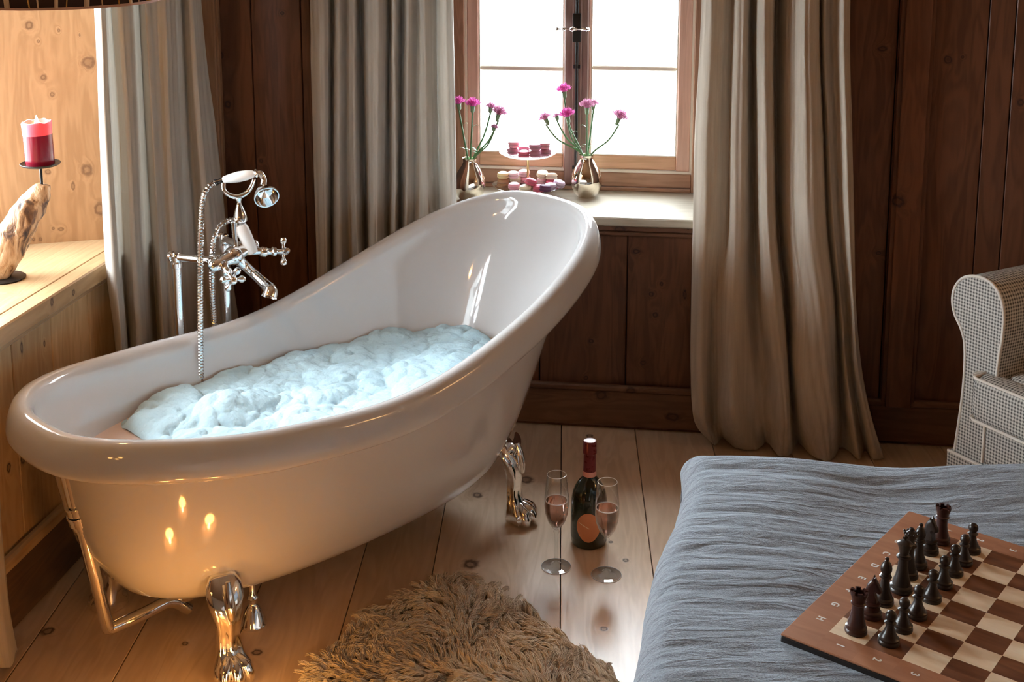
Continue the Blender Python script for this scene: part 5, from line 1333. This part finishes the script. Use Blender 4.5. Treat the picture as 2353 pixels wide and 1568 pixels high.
for k in range(44):
    a = 2*PI*k/44+.03*math.sin(k*3.3); w_ = [.006,.002,.009,.0025,.003][k % 5]
    mb = MB(); mb.tube([((LR+.001)*math.cos(a+.03*math.sin(k)), (LR+.001)*math.sin(a+.03*math.sin(k)), .002), ((LR+.001)*math.cos(a), (LR+.001)*math.sin(a), .05), ((LR+.001)*math.cos(a), (LR+.001)*math.sin(a), .258)], w_*.6, 8)
    mb.build('shade_rib', M['rib_gold'] if k % 3 == 0 else M['rib_cream'], sh)
mb = MB(); mb.tube([(0,0,.2),(0,0,2.35-lp[2])], .004, 8); mb.build('cord', M['iron'], pl)
mb = MB(); mb.tube([(-LR,0,.258),(LR,0,.258)], .003, 8); mb.build('spider', M['iron'], pl)
M['bulb'] = emit('bulb', (1.0,.52,.16), 14)
mb = MB(); mb.sphere((0,0,.07), .03, 16, 10); mb.tube([(0,0,.095),(0,0,.2)], .010, 10); mb.build('bulb', M['bulb'], pl)
l = bpy.data.lights.new('bulb_light', 'POINT'); l.energy = 7; l.color = (1.0,.52,.16); l.shadow_soft_size = .035
o = bpy.data.objects.new('bulb_light', l); COL.objects.link(o); o.parent = pl; o.location = (0, 0, .03)
# ------------------------------------------------------------------ light
w = bpy.data.worlds.new('daylight'); sc.world = w; w.use_nodes = True
bg = w.node_tree.nodes['Background']; bg.inputs['Color'].default_value = (.86,.955,1.0,1); bg.inputs['Strength'].default_value = 10.5
def portal(loc, rz, sx, sy):
    l = bpy.data.lights.new('window_portal', 'AREA'); l.shape = 'RECTANGLE'; l.size = sx; l.size_y = sy; l.cycles.is_portal = True
    o = bpy.data.objects.new('window_portal', l); COL.objects.link(o); o.location = loc; o.rotation_euler = (-PI/2, 0, rz); return o
portal(tuple(BW.wor(((Xl+Xr)/2, .43, 1.22))), BW.rz+PI, Xr-Xl, 1.1)
portal(tuple(LW.wor((-.06, .47, 1.34))), LW.rz+PI, 1.5, 1.25)
# bedside floor lamp out of frame at the right
M['globe'] = emit('lamp_globe', (1.0,.54,.18), 24)
fl = empty('floor_lamp', (2.2, 2.15, 0), 0, 'three armed floor lamp with warm glass globes, right of the bed, out of view', 'lamp')
mb = MB(); mb.lathe([(.001,0),(.14,0),(.14,.01),(.02,.02),(.012,.03),(.012,1.45),(.001,1.45)], 28); mb.build('stand', M['iron'], fl)
for k in range(3):
    a = k*2*PI/3+.5; c = (.13*math.cos(a), .13*math.sin(a), 1.5+.05*(k == 0))
    mb = MB(); mb.tube([(0,0,1.41), (c[0]*.7, c[1]*.7, 1.41), (c[0], c[1], c[2]-.05)], .006, 8, True, 4); mb.build('arm', M['iron'], fl)
    mb = MB(); mb.sphere(c, .05, 20, 12); mb.build('globe', M['globe'], fl)
M['globe_low'] = emit('lamp_globe_low', (1.0,.50,.13), 18)  # glow of the added lamp at the near left
fill_lamp = copy_tree(fl, (-1.02, 1.30, 0), None, 'added warm fill lamp with three glass globes at the near left, unseen')  # unseen lamp added to warm the near side of the bath
fill_lamp.scale = (.8, .8, .62)
for c in fill_lamp.children:
    if c.name.startswith('globe'): c.data = c.data.copy(); c.data.materials[0] = M['globe_low']
# three candles in jars on the floor before the low end of the bath, just below the frame; the bath mirrors them
M['jar_wax'] = emit('glowing_wax', (1.0,.52,.20), 1.8); M['jar_flame'] = emit('jar_flame', (1.0,.66,.30), 40)
where = ['nearest the bathtub foot', 'nearest the left wall', 'nearest the viewer']
for k, (x, y) in enumerate(((-.50,2.36), (-.70,2.33), (-.58,2.20))):
    e = empty('jar_candle', (x, y, 0), 0, 'amber candle in a glass jar on the floor, '+where[k]+' of three', 'candle', 'jar candles on the floor')
    mb = MB(); mb.lathe([(.001,.0),(.038,.0),(.040,.004),(.040,.088),(.038,.088),(.038,.006),(.001,.005)], 32, cap=False); mb.build('jar', M['glass_cup'], e)
    mb = MB(); mb.lathe([(.001,.0055),(.0375,.0055),(.0375,.050),(.001,.048)], 32, cap=False); mb.build('wax', M['jar_wax'], e)
    mb = MB(); mb.lathe([(.001,.052),(.005,.058),(.006,.066),(.004,.078),(.0005,.090)], 14, cap=False); mb.build('flame', M['jar_flame'], e)
    l = bpy.data.lights.new('flame_light', 'POINT'); l.energy = .85; l.color = (1.0,.44,.09); l.shadow_soft_size = .02
    o = bpy.data.objects.new('flame_light', l); COL.objects.link(o); o.parent = e; o.location = (0, 0, .11)

def sun(name, d, E, ang, col):
    l = bpy.data.lights.new(name, 'SUN'); l.energy = E; l.angle = math.radians(ang); l.color = col
    o = bpy.data.objects.new(name, l); COL.objects.link(o); o.rotation_euler = Vector(d).to_track_quat('-Z', 'Y').to_euler(); o.location = (0, 0, 4)
nb = -BW.ey; nl_ = -LW.ey
sun('window_boost_sun', (nb[0], nb[1], -.50), 29, 75, (.82,.935,1))  # soft sun added to strengthen daylight through the back window
sun('window_boost_sun', (nl_[0], nl_[1], -.40), 31, 75, (.80,.93,1))  # second added sun, strengthening the left window's daylight
